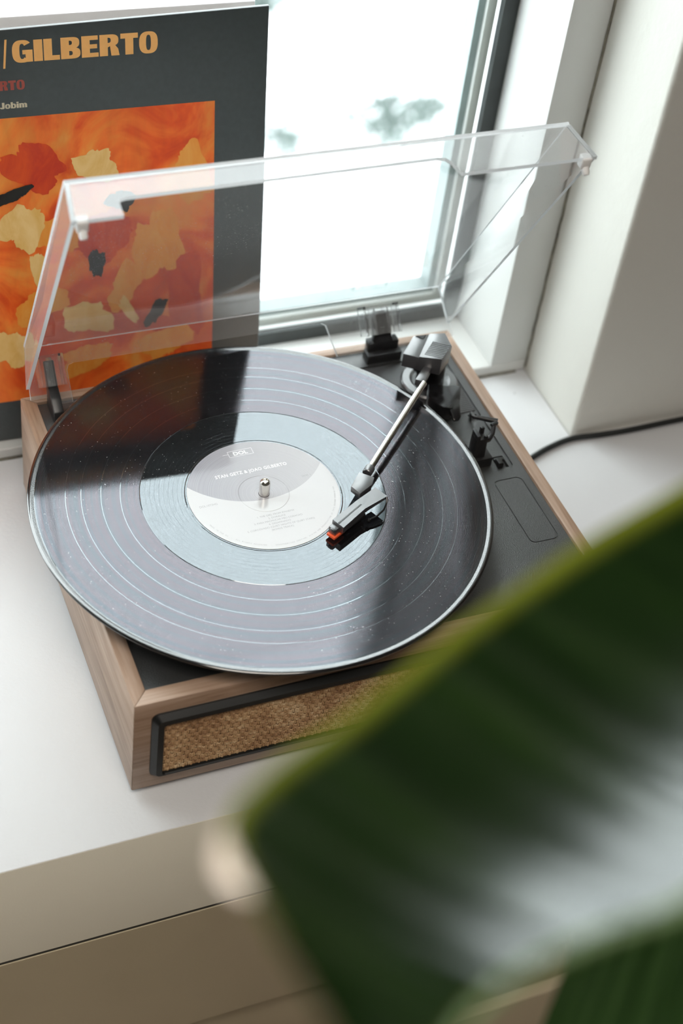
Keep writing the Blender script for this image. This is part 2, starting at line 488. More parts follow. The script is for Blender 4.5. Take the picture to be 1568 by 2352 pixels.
# sleeve cover
M_cover = plain('slate_black_card', (0.026, 0.034, 0.036), 0.36, spec=0.9, grain=(260, 0.15), bumps=(1400, 0.08, 0.0001))
M_peach = plain('peach_ink', (0.90, 0.47, 0.15), 0.42, grain=(200, 0.04))
M_redink = plain('brick_red_ink', (0.36, 0.075, 0.055), 0.42, grain=(200, 0.05))
M_creamink = plain('cream_ink', (0.62, 0.55, 0.40), 0.42, grain=(200, 0.04))
M_paint, nt, b = mat('orange_abstract_print')
_v = objcoord(nt)
n1 = noise(nt, _v, 16, 4, 0.55, 1.4)
r1 = ramp(nt, n1, [(0.28, (0.62, 0.045, 0.010)), (0.40, (0.80, 0.10, 0.012)), (0.50, (0.93, 0.20, 0.028)), (0.60, (0.93, 0.29, 0.045)), (0.74, (0.92, 0.40, 0.09))])
n2 = noise(nt, objcoord(nt, (40, 40, 9), (0, 0.5, 0)), 1.0, 5, 0.6, 0.8)
r2 = ramp(nt, n2, [(0.35, (0.88, 0.88, 0.88)), (0.65, (1.08, 1.08, 1.08))])
mx = N(nt, 'ShaderNodeMix', data_type='RGBA', blend_type='MULTIPLY'); mx.inputs[0].default_value = 1.0
L(nt, r1.outputs['Color'], mx.inputs[6]); L(nt, r2.outputs['Color'], mx.inputs[7])
L(nt, mx.outputs[2], b.inputs['Base Color'])
b.inputs['Roughness'].default_value = 0.36
def dab(name, c0, c1):
    m, nt, b = mat(name)
    f = noise(nt, objcoord(nt, (60, 60, 22), (0, 0.6, 0)), 1.0, 5, 0.65, 1.0)
    r = ramp(nt, f, [(0.35, c0), (0.65, c1)])
    L(nt, r.outputs['Color'], b.inputs['Base Color']); b.inputs['Roughness'].default_value = 0.36
    return m
M_dab = {'cream': dab('cream_dab', (0.80, 0.48, 0.13), (0.90, 0.62, 0.26)), 'ochre': dab('ochre_dab', (0.84, 0.29, 0.035), (0.88, 0.40, 0.08)),
         'red': dab('red_dab', (0.58, 0.040, 0.012), (0.76, 0.09, 0.014)), 'black': dab('black_dab', (0.010, 0.012, 0.012), (0.018, 0.018, 0.016))}

# woven grille cloth
M_weave, nt, b = mat('tan_woven_cloth')
_v = objcoord(nt)
f = noise(nt, objcoord(nt, (170, 170, 420)), 1.0, 4, 0.7)
f2 = noise(nt, _v, 60, 3, 0.5)
mm = N(nt, 'ShaderNodeMath', operation='MULTIPLY_ADD'); L(nt, f2, mm.inputs[0]); mm.inputs[1].default_value = 0.6; L(nt, f, mm.inputs[2])
r_ = ramp(nt, mm.outputs[0], [(0.50, (0.16, 0.08, 0.035)), (0.70, (0.38, 0.21, 0.10)), (0.88, (0.55, 0.35, 0.18)), (1.0, (0.68, 0.50, 0.30))])
L(nt, r_.outputs['Color'], b.inputs['Base Color']); b.inputs['Roughness'].default_value = 0.6

# leaf
M_leaf, nt, b = mat('waxy_green_leaf')
tc = N(nt, 'ShaderNodeTexCoord')
uvs = N(nt, 'ShaderNodeSeparateXYZ'); L(nt, tc.outputs['UV'], uvs.inputs[0])
cu = N(nt, 'ShaderNodeCombineXYZ')
k1 = N(nt, 'ShaderNodeMath', operation='MULTIPLY'); L(nt, uvs.outputs['X'], k1.inputs[0]); k1.inputs[1].default_value = 26
k2 = N(nt, 'ShaderNodeMath', operation='MULTIPLY'); L(nt, uvs.outputs['Y'], k2.inputs[0]); k2.inputs[1].default_value = 0.7
L(nt, k1.outputs[0], cu.inputs['X']); L(nt, k2.outputs[0], cu.inputs['Y'])
f = noise(nt, cu.outputs[0], 1.0, 4, 0.6)
body = ramp(nt, f, [(0.30, (0.002, 0.008, 0.001)), (0.50, (0.004, 0.013, 0.002)), (0.70, (0.011, 0.026, 0.005))])
edge = ramp(nt, uvs.outputs['Y'], [(0.0, (1, 1, 1)), (0.02, (0.7, 0.7, 0.7)), (0.07, (0, 0, 0)), (0.96, (0, 0, 0)), (0.985, (0.8, 0.8, 0.8)), (1.0, (1, 1, 1))])
mx = N(nt, 'ShaderNodeMix', data_type='RGBA'); L(nt, edge.outputs['Color'], mx.inputs[0])
L(nt, body.outputs['Color'], mx.inputs[6]); mx.inputs[7].default_value = (0.15, 0.18, 0.015, 1)
L(nt, mx.outputs[2], b.inputs['Base Color'])
b.inputs['Roughness'].default_value = 0.23
b.inputs['Specular IOR Level'].default_value = 0.55
M_leaf_bright = M_leaf.copy(); M_leaf_bright.name = 'brightened_green_leaf'  # copy with greens brightened to make up for less light on this leaf
for _n in M_leaf_bright.node_tree.nodes:
    if _n.type == 'VALTORGB' and len(_n.color_ramp.elements) == 3:
        for _e, _c in zip(_n.color_ramp.elements, ((0.010, 0.030, 0.006), (0.024, 0.062, 0.014), (0.055, 0.115, 0.035))): _e.color = (*_c, 1)
M_stem = plain('green_stem', (0.07, 0.12, 0.04), 0.5, grain=(40, 0.2))
M_dry = plain('dry_leaf_edge', (0.74, 0.64, 0.55), 0.7, grain=(200, 0.15))
M_pot = plain('terracotta_pot', (0.42, 0.20, 0.12), 0.8, grain=(30, 0.1))
M_soil = plain('potting_soil', (0.04, 0.03, 0.02), 0.95, grain=(80, 0.4), bumps=(120, 0.8, 0.01))

# ================================================================== SETTING
ZS = -0.006                      # sill surface
FLOOR = -0.92
CEIL = 1.78
WX0, WX1 = -0.62, 0.430          # wall opening
WTOP = 0.80
YW, YO = 0.231, 0.46             # inner and outer face of the window wall
XJ = 0.3954                      # jamb inner face
YF, YG = 0.317, 0.386            # frame front, gasket plane

mb = MB()
mb.box(WX1 - 0.001, 2.3, YW, YO, FLOOR, CEIL, 0.004, 3)
mb2 = MB()
struct('wall_back_right', mb, M_wall)
mb = MB(); mb.box(-2.3, WX0, YW, YO, FLOOR, CEIL, 0.004, 3); struct('wall_back_left', mb, M_wall)
mb = MB(); mb.box(WX0, WX1 - 0.001, YW, YO, WTOP, CEIL, 0.0); struct('wall_back_upper', mb, M_wall)
mb = MB(); mb.box(WX0, WX1 - 0.001, YW, YO, FLOOR, -0.108); struct('wall_back_lower', mb, M_wall)
mb = MB(); mb.box(-2.4, -2.3, -3.6, YO, FLOOR, CEIL); struct('wall_left', mb, M_wall)
mb = MB(); mb.box(2.3, 2.4, -3.6, YO, FLOOR, CEIL); struct('wall_right', mb, M_wall)
mb = MB(); mb.box(-2.4, 2.4, -3.7, -3.6, FLOOR, CEIL); struct('wall_front', mb, M_wall)
mb = MB(); mb.box(-2.4, 2.4, -3.7, YO, FLOOR - 0.1, FLOOR); struct('floor', mb, M_floor)
mb = MB(); mb.box(-2.4, 2.4, -3.7, YO, CEIL, CEIL + 0.1); struct('ceiling', mb, M_ceil)

# sill board with its deep front edge, then the panels below it
mb = MB()
mb.prism([(-2.29, -0.030), (2.29, -0.030), (2.29, YW), (WX1 - 0.0015, YW), (WX1 - 0.0015, YO), (WX0 + 0.0005, YO), (WX0 + 0.0005, YW), (-2.29, YW)], -0.1072, ZS, 0.0008, 2)
sill = struct('trim_1', mb, [M_sill, M_apron])
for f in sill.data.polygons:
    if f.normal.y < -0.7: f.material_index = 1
mb = MB(); mb.box(-2.29, 2.29, -0.0298, -0.0268, -0.2655, -0.1114, 0.0003, 1); struct('trim_2', mb, M_panel)
mb = MB(); mb.box(-2.29, 2.29, -0.020, 0.03, -0.401, -0.2665, 0.001, 2); struct('trim_3', mb, M_panel)
mb = MB(); mb.box(-2.29, 2.29, -0.030, 0.03, FLOOR + 0.001, -0.4035, 0.001, 2); struct('trim_4', mb, M_panel)
mb = MB(); mb.box(-2.29, 2.29, 0.032, YW - 0.001, FLOOR + 0.001, -0.1080, 0.0); struct('trim_5', mb, M_gasket_gap_shade)
mb = MB(); mb.box(-2.29, 2.29, -0.0291, 0.031, -0.1113, -0.1073, 0.0); struct('trim_7', mb, M_gasket_gap_shade)  # dark strip stands in for the shade inside the gap

# window frame
win = bpy.data.objects.new('window_1', None); COL.objects.link(win); win['kind'] = 'structure'
ORG['window_1'] = V((0, 0, 0))
ZR = 0.0036                      # top of the bottom rail
FT = WTOP - 0.002
def wpart(name, mb, m, smooth=35): return part(name, mb, m, win, smooth)
XL = WX0 + 0.035
mb = MB(); mb.box(WX0 + 0.001, WX1 - 0.002, YF, YG + 0.03, ZS + 0.0008, ZR, 0.0006, 1); wpart('bottom_rail', mb, M_frame)
mb = MB(); mb.box(XJ, WX1 - 0.002, YF, YG + 0.03, ZR, FT, 0.0008, 2); wpart('jamb', mb, M_frame)
mb = MB(); mb.box(WX0 + 0.001, XL, YF, YG + 0.03, ZR, FT, 0.0008, 2); wpart('jamb', mb, M_frame)
mb = MB(); mb.box(XL, XJ, YF, YG + 0.03, FT - 0.035, FT, 0.0008, 2); wpart('top_rail', mb, M_frame)
def ring(x0, x1, z0, z1, w, y0, y1):
    r = MB()
    r.box(x0, x1, y0, y1, z0, z0 + w); r.box(x0, x1, y0, y1, z1 - w, z1)
    r.box(x0, x0 + w, y0, y1, z0 + w, z1 - w); r.box(x1 - w, x1, y0, y1, z0 + w, z1 - w)
    return r
ZT = FT - 0.035
g = 0.0122
wpart('gasket', ring(XL, XJ, ZR, ZT, g, YG, YG + 0.006), M_gasket_gap_shade, 0)
wpart('sash', ring(XL + g, XJ - g, ZR + g, ZT - g, 0.0075, YG + 0.010, YG + 0.03), M_frame, 0)
h2 = g + 0.0075
wpart('glazing_spacer', ring(XL + h2, XJ - h2, ZR + h2, ZT - h2, 0.006, YG + 0.014, YG + 0.03), M_spacer, 0)
mb = MB(); mb.box(XL + 0.004, XJ - 0.004, YG + 0.0075, YG + 0.0095, ZR + 0.004, ZT - 0.004); wpart('pane', mb, M_pane, 0)
# old sealant where frame meets sill and wall
random.seed(4)
mb = MB()
pts = [(WX0 + 0.01 + i * 0.01, YF - 0.0006 + random.uniform(-.0004, .0003), ZS + 0.0004 + random.uniform(-.0003, .0003)) for i in range(104)]
mb.tube([p for p in pts if p[0] < WX1 - 0.004], 0.0011, 6)
pts = [(WX1 - 0.0018 + random.uniform(-.0003, .0003), YF - 0.0004 + random.uniform(-.0004, .0003), ZS + 0.004 + i * 0.01) for i in range(79)]
mb.tube(pts, 0.0010, 6)
struct('trim_6', mb, M_caulk)

# ground outside
mb = MB()
n = 30
random.seed(8)
vs = []; fs = []
for j in range(n + 1):
    for i in range(n + 1):
        x = -14 + 36 * i / n; y = 0.6 + 40 * (j / n) ** 1.6
        vs.append((x, y, -1.35 + 0.06 * math.sin(x * 1.3 + y) + random.uniform(-.03, .03)))
for j in range(n):
    for i in range(n):
        a = j * (n + 1) + i; fs.append((a, a + 1, a + n + 2, a + n + 1))
mb.add(vs, fs)
gr = struct('ground', mb, M_snow, smooth=180)

def shrub(loc, n, rad, h, label, seed, sy=1.0, name='leafless_shrub'):
    random.seed(seed)
    t = thing(name, label, 'shrub', loc)
    mb = MB(); tips = MB()
    for i in range(n):
        a = random.uniform(0, 2 * PI); r = rad * math.sqrt(random.random())
        p = V(loc) + V((r * math.cos(a), r * math.sin(a) * sy, -0.05))
        q = p + V((random.uniform(-.12, .12), random.uniform(-.12, .12), h * random.uniform(.5, 1.1)))
        mid = (p + q) / 2 + V((random.uniform(-.03, .03), random.uniform(-.03, .03), 0.02))
        mb.tube([p, mid, q], [0.006, 0.004, 0.002], 5)
        for k in range(3):
            s = p.lerp(q, random.uniform(.4, .95)); e = s + V((random.uniform(-.06, .06), random.uniform(-.06, .06), random.uniform(.01, .06)))
            tips.tube([s, e], [0.003, 0.0015], 4)
    part('branches', mb, M_twig, t, kind='stuff')
    part('twigs', tips, M_twig, t, kind='stuff')
    return t
shrub((1.53, 2.77, -1.33), 46, 0.12, 0.06, 'blurred grey twiggy shrub poking out of the snow outside the window', 3)
shrub((1.20, 2.72, -1.33), 14, 0.06, 0.05, 'low grey twigs in the snow left of the larger twiggy shrub', 5)
shrub((1.38, 3.44, -1.34), 30, 0.06, 0.16, 'dark upright twigs in the snow above the white card at the top', 9)

# ================================================================== TURNTABLE
W, D, H = 0.32656, 0.28111, 0.08269
CX, CY = 0.12375, 0.1295         # record centre
ZD = H - 0.002                   # deck
ZREC = H + 0.020                 # record face
tt = thing('turntable', 'walnut veneered record player with black deck, woven speaker front and open clear lid', 'record player', (W / 2, D / 2, ZS))
wd = 0.0098
# plinth boards with mitred corners
def board(p_out0, p_out1, p_in1, p_in0, m, name):
    b_ = MB()
    b_.hexa([(*p, 0.0) for p in (p_out0, p_out1, p_in1, p_in0)], [(*p, H) for p in (p_out0, p_out1, p_in1, p_in0)], 0.0007)
    return part(name, b_, m, tt)
e = 0.00003
i0, i1, j0, j1 = wd, W - wd + 0.001, 0.0109, D - 0.0075
board((e, 0), (W - e, 0), (i1 - e, j0), (i0 + e, j0), M_walnut_x, 'plinth_board')
board((W, e), (W, D - e), (i1, j1 - e), (i1, j0 + e), M_walnut_y, 'plinth_board')
board((W - e, D), (e, D), (i0 + e, j1), (i1 - e, j1), M_walnut_x, 'plinth_board')
board((0, D - e), (0, e), (i0, j0 + e), (i0, j1 - e), M_walnut_y, 'plinth_board')
for fx, fy in ((0.03, 0.03), (W - 0.03, 0.03), (0.03, D - 0.03), (W - 0.03, D - 0.03)):
    mb = MB(); mb.lathe([(0, 0.001), (0.008, 0.001), (0.009, -0.0045), (0.008, ZS), (0, ZS)], (fx, fy, 0), 24)
    part('foot', mb, M_rubber, tt)

# deck plate with engraved outline, recessed tonearm bay and slots
mb = MB(); mb.box(i0 + .0004, i1 - .0004, j0 + .0003, j1 - .0003, ZD - 0.006, ZD)
c1 = MB()
ro = rrect(0.2896, 0.3112, 0.0598, 0.1213, 0.0045); ri = rrect(0.2903, 0.3105, 0.0605, 0.1206, 0.0039)
nn = len(ro)
vz = [(p[0], p[1], ZD - 0.0007) for p in ro] + [(p[0], p[1], ZD - 0.0007) for p in ri] + [(p[0], p[1], ZD + 0.002) for p in ro] + [(p[0], p[1], ZD + 0.002) for p in ri]
fz = []
for i in range(nn):
    j = (i + 1) % nn
    fz += [(i, j, nn + j, nn + i), (2 * nn + i, 3 * nn + i, 3 * nn + j, 2 * nn + j), (i, 2 * nn + i, 2 * nn + j, j), (nn + i, nn + j, 3 * nn + j, 3 * nn + i)]
c1.add(vz, fz)
BX0, BX1, BY0, BY1 = 0.225, 0.3113, 0.1305, 0.2570
c2 = MB(); c2.prism(rrect(BX0, BX1, BY0, BY1, 0.004), ZD - 0.0013, ZD + 0.002)
c3 = MB(); c3.box(0.3000, 0.3085, 0.1330, 0.1450, ZD - 0.0045, ZD + 0.002)
c4 = MB(); c4.box(0.3025, 0.3090, 0.1835, 0.1905, ZD - 0.0045, ZD + 0.002)
deck = part('deck', boolean_cut(mb, [c1, c2, c3, c4]), M_deck, tt, smooth=20)
ZB = ZD - 0.0013
# ribs across the bay
mb = MB()
y = 0.1935
while y < BY1 - 0.001:
    mb.box(0.232, BX1 - 0.0012, y, y + 0.0011, ZB - 0.0002, ZB + 0.0009, 0.0002, 1)
    y += 0.0019
part('ribbed_panel', mb, M_greyblack, tt, kind='stuff')
mb = MB(); mb.box(0.300, 0.3040, 0.1335, 0.1400, ZB - 0.003, ZB + 0.0045, 0.0006); mb.box(0.3005, 0.3075, 0.1395, 0.1425, ZB - 0.003, ZB + 0.0015, 0.0004)
part('speed_switch', mb, M_black, tt)
# platter, mat and spindle
mb = MB(); mb.lathe([(0, ZD + .001), (0.05, ZD + .001), (0.05, ZD + 0.004), (0.098, ZD + 0.005), (0.100, ZD + 0.007), (0.100, ZREC - 0.0055), (0.099, ZREC - 0.0045), (0, ZREC - 0.0045)], (CX, CY, 0), 96)
part('platter', mb, M_black, tt)
mb = MB(); mb.lathe([(0.004, ZREC - 0.0045), (0.0985, ZREC - 0.0045), (0.0985, ZREC - 0.0028), (0.004, ZREC - 0.0028)], (CX, CY, 0), 96)
part('slip_mat', mb, M_rubber, tt)
mb = MB(); mb.lathe([(0, ZD + 0.001), (0.0035, ZD + 0.001), (0.0035, ZREC + 0.0095), (0.0033, ZREC + 0.0106), (0.0024, ZREC + 0.0118), (0.0021, ZREC + 0.0120), (0.0017, ZREC + 0.0108), (0, ZREC + 0.0106)], (CX, CY, 0), 40)
part('spindle', mb, M_chrome, tt, smooth=50)

# speaker front
gx0, gx1, gz0, gz1 = 0.0108, W - 0.0108, 0.0118, 0.0715
kx0, kx1, kz0, kz1 = 0.0180, W - 0.0180, 0.0160, 0.0640
XZ = Matrix(((1, 0, 0, 0), (0, 0, 1, 0), (0, 1, 0, 0), (0, 0, 0, 1)))  # (x,y,z)->(x,z,y)
def rr3(x0, x1, z0, z1, r, y): return [(p[0], y, p[1]) for p in rrect(x0, x1, z0, z1, r)]
loops = [rr3(gx0, gx1, gz0, gz1, .005, 0.0), rr3(gx0, gx1, gz0, gz1, .005, -0.0012), rr3(gx0 + .003, gx1 - .003, gz0 + .003, gz1 - .003, .0035, -0.0048),
         rr3(kx0 - .0005, kx1 + .0005, kz0 - .0005, kz1 + .0005, .0022, -0.0048), rr3(kx0, kx1, kz0, kz1, .002, -0.0040), rr3(kx0, kx1, kz0, kz1, .002, -0.0005)]
mb = MB(); nl = len(loops[0]); vs = [p for lp in loops for p in lp]; fs = []
for k in range(len(loops) - 1):
    for i in range(nl):
        j = (i + 1) % nl; fs.append((k * nl + i, k * nl + j, (k + 1) * nl + j, (k + 1) * nl + i))
mb.add(vs, fs)
part('grille_frame', mb, M_frameblack, tt, smooth=25)
mb = MB(); mb.box(kx0, kx1, -0.0012, -0.0004, kz0, kz1); back = part('grille_backing', mb, M_black, tt)
# basket weave: flat paired strands, over and under
mb = MB()
random.seed(2)
px, pz = 0.0025, 0.0040
nx, nz = int((kx1 - kx0) / px), int((kz1 - kz0) / pz)
vs = []; fs = []
def strand(points, wvec, hw, th):
    base = len(vs)
    for p in points:
        for s_, o_ in ((-1, 0.0), (-0.55, th), (0.55, th), (1, 0.0)):
            vs.append((p[0] + wvec[0] * hw * s_, p[1] - o_, p[2] + wvec[2] * hw * s_))
    for i in range(len(points) - 1):
        for k in range(3):
            a = base + i * 4 + k; fs.append((a, a + 1, a + 5, a + 4))
for r_i in range(nz):
    for half in (-0.32, 0.0, 0.32):
        z = kz0 + (r_i + .5 + half) * pz; jit = random.uniform(-.00012, .00012)
        pts = []
        for k in range(nx * 2 + 1):
            x = kx0 + k * px / 2 + .0
            ph = (k // 2 + r_i) % 2
            if k % 2 == 1: yy = -0.0027 if ph else -0.0010
            else: yy = -0.0019
            pts.append((min(x, kx1), yy + random.uniform(-.0001, .0001), z + jit + random.uniform(-.00008, .00008)))
        strand(pts, (0, 0, 1), pz * .135, 0.00045)
for c_i in range(nx):
    for half in (-0.25, 0.25):
        x = kx0 + (c_i + .5 + half) * px; jit = random.uniform(-.00012, .00012)
        pts = []
        for k in range(nz * 2 + 1):
            z = kz0 + k * pz / 2
            ph = (k // 2 + c_i) % 2
            if k % 2 == 1: yy = -0.0010 if ph else -0.0029
            else: yy = -0.0019
            pts.append((x + jit + random.uniform(-.00008, .00008), yy + random.uniform(-.0001, .0001), min(z, kz1)))
        strand(pts, (1, 0, 0), px * .20, 0.0004)
mb.add(vs, fs)
part('grille_cloth', mb, M_weave, tt, smooth=60, kind='stuff', fix=False)

# tonearm base
TB = (0.2885, 0.2290)
mb = MB(); mb.lathe([(0.0, ZB), (0.0212, ZB), (0.0212, ZB + 0.0035), (0.0200, ZB + 0.0048), (0.0150, ZB + 0.0052), (0.0128, ZB + 0.0034), (0.0, ZB + 0.0030)], (*TB, 0), 64)
part('tonearm_base', mb, M_greyblack, tt)
mb = MB(); mb.lathe([(0, ZB + 0.003), (0.0105, ZB + 0.003), (0.0095, ZB + 0.020), (0.0092, 0.1135), (0, 0.1135)], (*TB, 0), 40)
mb.hexa([(0.2650, 0.2330, 0.1065), (0.2965, 0.2330, 0.1065), (0.2830, 0.2105, 0.1065), (0.2680, 0.2125, 0.1065)], [(0.2690, 0.2300, 0.1140), (0.2945, 0.2300, 0.1140), (0.2830, 0.2085, 0.1140), (0.2670, 0.2105, 0.1140)], 0.0006)
part('tonearm_pillar', mb, M_black, tt)
# lift platform: flat arc plate with a rounded lever tongue
plate = [(0.2795, 0.2140), (0.2915, 0.2085), (0.2960, 0.2080), (0.3015, 0.2060), (0.2950, 0.1930), (0.2900, 0.1900), (0.2850, 0.1850), (0.2800, 0.1870), (0.2755, 0.1935), (0.2740, 0.2020)]
mb = MB(); mb.prism(plate, ZB + 0.004, 0.0945, 0.0006)
mb.hexa([(0.2845, 0.1890, 0.0880), (0.2945, 0.1935, 0.0880), (0.2905, 0.1800, 0.0880), (0.2875, 0.1770, 0.0880), (0.2835, 0.1775, 0.0880)], [(0.2835, 0.1890, 0.0950), (0.2945, 0.1925, 0.0950), (0.2905, 0.1795, 0.0905), (0.2875, 0.1765, 0.0900), (0.2835, 0.1770, 0.0905)], 0.0012)
part('lift_platform', mb, M_blackgloss, tt)

# tonearm
ta = MB()
A0 = V((0.19457, 0.12432, 0.1122)); A1 = V((0.25984, 0.18931, 0.1160))
fw = (A0 - A1).normalized(); rt_ = fw.cross(V((0, 0, 1))).normalized() * -1; up_ = rt_.cross(fw).normalized()
if up_.z < 0: up_ = -up_
ta.tube([A1 - fw * 0.004, A0 + fw * 0.002], 0.00225, 24)
arm = part('tonearm', ta, M_chrome, tt, smooth=60, label='slim bare steel arm tube')
# housing: left block, right block with cooling slots
zt, zb = 0.1250, 0.1135
mb = MB()
Lb = [(0.2704, 0.2325), (0.2835, 0.2318), (0.2655, 0.2090), (0.2557, 0.2160)]
mb.hexa([(*p, zb) for p in Lb], [(*p, zt) for p in Lb], 0.0007)
Rb = [(0.2830, 0.2320), (0.2935, 0.2285), (0.2914, 0.2122), (0.2785, 0.2003), (0.2650, 0.2092)]
mb.hexa([(*p, zb) for p in Rb], [(p[0], p[1], zt + 0.0008 + 0.0026 * ((p[0] - 0.2650) * 0.707 - (p[1] - 0.2092) * 0.707) / 0.0190) for p in Rb], 0.0005)
part('arm_housing', mb, M_greyblack, tt)
mb = MB()
sl0, sl1 = V((0.2808, 0.2218, 0)), V((0.2698, 0.2105, 0))      # along the arm
sx_ = V((0.0100, -0.0088, 0))
for k in range(9):
    p = sl0.lerp(sl1, k / 8); q = p + sx_
    for w in (p, q): w.z = zt + 0.0008 + 0.0026 * ((w.x - 0.2650) * 0.707 - (w.y - 0.2092) * 0.707) / 0.0190
    dx_ = (q - p).normalized(); dy_ = V((0, 0, 1)).cross(dx_).normalized()
    mb.obox((p + q) / 2, dx_, dy_, dx_.cross(dy_), (q - p).length / 2, 0.00045, 0.0003)
part('housing_slot', mb, M_blackgloss, tt, label='row of thin black slots', kind='stuff')
mb = MB(); mb.prism([(0.2722, 0.2318), (0.2800, 0.2312), (0.2762, 0.2272)], zt - 0.0003, zt + 0.0004)
part('housing_recess', mb, M_blackgloss, tt)
# square sleeve where the tube leaves the housing
Sv = [(0.2705, 0.2085), (0.2748, 0.2054), (0.2626, 0.1914), (0.2572, 0.1955)]
mb = MB(); mb.hexa([(*p, 0.1128) for p in Sv], [(*p, 0.1182) for p in Sv], 0.0006)
part('arm_sleeve', mb, M_greyblack, tt)
# collar and headshell
mb = MB(); mb.lathe([(0, -0.002), (0.0031, -0.002), (0.0033, -0.001), (0.0033, 0.004), (0.0029, 0.0045), (0, 0.0045)], A0, 24, axis=fw)
part('arm_collar', mb, M_greyblack, tt)
zh = ZREC + 0.012
blk = [(0.1858, 0.1213), (0.1937, 0.1142), (0.1894, 0.1080), (0.1789, 0.1022), (0.1756, 0.1103)]
mb = MB(); mb.hexa([(p[0] * 0.97 + 0.0056, p[1] * 0.97 + 0.0034, zh - 0.0052) for p in blk], [(*p, zh) for p in blk], 0.0004)
hs = part('headshell', mb, M_greyblack, tt)
# cartridge: long sloping body split by a slot, clip nose and orange stylus guard
K = {'a': (0.1907, 0.1052), 'b': (0.1951, 0.0956), 'c': (0.1770, 0.0889), 'd': (0.1746, 0.0973), 'e': (0.1578, 0.0775), 'f': (0.1538, 0.0862)}
mb = MB()
mb.hexa([(*K['d'], zh - .0042), (*K['a'], zh - .0022), (*K['b'], zh - .0022), (*K['c'], zh - .0042)], [(*K['d'], zh - .0002), (*K['a'], zh), (*K['b'], zh), (*K['c'], zh - .0002)])
mb.hexa([(*K['f'], zh - .0068), (*K['d'], zh - .0064), (*K['c'], zh - .0064), (*K['e'], zh - .0068)], [(*K['f'], zh - .0014), (*K['d'], zh - .0002), (*K['c'], zh - .0002), (*K['e'], zh - .0014)])
ct = part('cartridge', mb, M_greyblack, tt)
mb = MB()
d_ = (V((*K['f'], 0)) - V((*K['d'], 0)))
p0 = V((0.1759, 0.0931, zh - .00015)); p1 = V((0.1562, 0.0820, zh - .0012))
ax = (p1 - p0).normalized(); az = V((0, 0, 1)); ay = az.cross(ax).normalized(); az = ax.cross(ay)
mb.obox((p0 + p1) / 2, ax, ay, az, (p1 - p0).length / 2, 0.00042, 0.0002)
part('cartridge_slot', mb, M_blackgloss, ct)
# underside body, nose clip
cdir = V((*K['f'], 0)) - V((*K['d'], 0)); cdir.normalize(); cn = V((-cdir.y, cdir.x, 0))
cc = V((0.1655, 0.0872, 0))
mb = MB(); mb.obox(cc + V((0.004, 0.002, zh - 0.0078)), cdir, cn, (0, 0, 1), 0.0085, 0.0036, 0.0016, 0.0003)
part('cartridge_body', mb, M_black, ct)
nose = V((0.1540, 0.0812, 0))
mb = MB(); mb.obox(nose + cn * -0.0006 + V((0, 0, zh - 0.0058)), cdir, cn, (0, 0, 1), 0.0026, 0.0028, 0.0026, 0.0004)
mb.obox(nose + cdir * 0.0018 + V((0, 0, zh - 0.0046)), cdir, cn, (0, 0, 1), 0.0014, 0.0016, 0.0012, 0.0003)
part('nose_clip', mb, M_greyblack, ct)
mb = MB(); mb.obox(nose + cdir * -0.0012 + V((0, 0, zh - 0.0093)), cdir, cn, (0, 0, 1), 0.0052, 0.0033, 0.0010, 0.0003)
mb.tube([nose + V((0, 0, zh - 0.0095)), nose + cdir * 0.0025 + V((0, 0, ZREC + 0.0003))], [0.0006, 0.0002], 8)
part('stylus', mb, M_orange, ct, label='orange stylus guard')
mb = MB()
fl = [(0.1950, 0.0958, zh - .001), (0.1945, 0.0935, zh - .003), (0.1908, 0.0893, zh - .0055), (0.1850, 0.0866, zh - .0072), (0.1792, 0.0856, zh - .0080)]
mb.tube(fl, [0.0007, 0.0006, 0.0006, 0.0007, 0.0008], 10); mb.lathe([(0, -.0014), (.0011, -.0009), (.0015, 0), (.0011, .0009), (0, .0014)], fl[-1], 16)
part('finger_lift', mb, M_blackgloss, hs)

# arm rest with clip and cueing lever
RX, RY = 0.2862, 0.1440
mb = MB()
mb.box(RX - 0.0035, RX + 0.0100, RY - 0.0070, RY + 0.0035, ZB, ZB + 0.008, 0.0005)
mb.hexa([(RX - 0.0045, RY - 0.0048, ZB), (RX + 0.0048, RY - 0.0048, ZB), (RX + 0.0048, RY + 0.0045, ZB), (RX - 0.0045, RY + 0.0045, ZB)], [(RX - 0.0042, RY - 0.0042, 0.1035), (RX + 0.0042, RY - 0.0042, 0.1035), (RX + 0.0042, RY + 0.0042, 0.1035), (RX - 0.0042, RY + 0.0042, 0.1035)], 0.0004)
mb.box(RX - 0.0042, RX - 0.0015, RY - 0.0042, RY + 0.0042, 0.1032, 0.1075, 0.0004)
mb.box(RX + 0.0020, RX + 0.0042, RY - 0.0042, RY - 0.0020, 0.1032, 0.1062, 0.0004)
mb.box(RX + 0.0012, RX + 0.0042, RY + 0.0022, RY + 0.0046, 0.1032, 0.1085, 0.0004)
ar = part('arm_rest', mb, M_black, tt)
mb = MB(); mb.tube([(RX + 0.003, RY + 0.000, 0.0985), (RX + 0.0085, RY + 0.0015, 0.0975), (RX + 0.0125, RY + 0.0045, 0.0990), (RX + 0.0150, RY + 0.0085, 0.1020)], [0.0020, 0.0020, 0.0018, 0.0016], 10)
mb.obox((RX + 0.0158, RY + 0.0098, 0.1028), (1, 0.3, 0), (-0.3, 1, 0), (0, 0, 1), 0.0028, 0.0013, 0.0012, 0.0003)
part('arm_clip', mb, M_black, ar)
mb = MB()
mb.tube([(0.3030, 0.1868, ZD - 0.003), (0.2985, 0.1800, 0.0915), (0.2955, 0.1715, 0.0955)], 0.0012, 10)
mb.tube([(0.2955, 0.1715, 0.0955), (0.2985, 0.1690, 0.0962)], 0.0012, 10)
mb.tube([(0.2975, 0.1700, 0.0962), (0.3095, 0.1615, 0.0968)], [0.0017, 0.0021], 14)
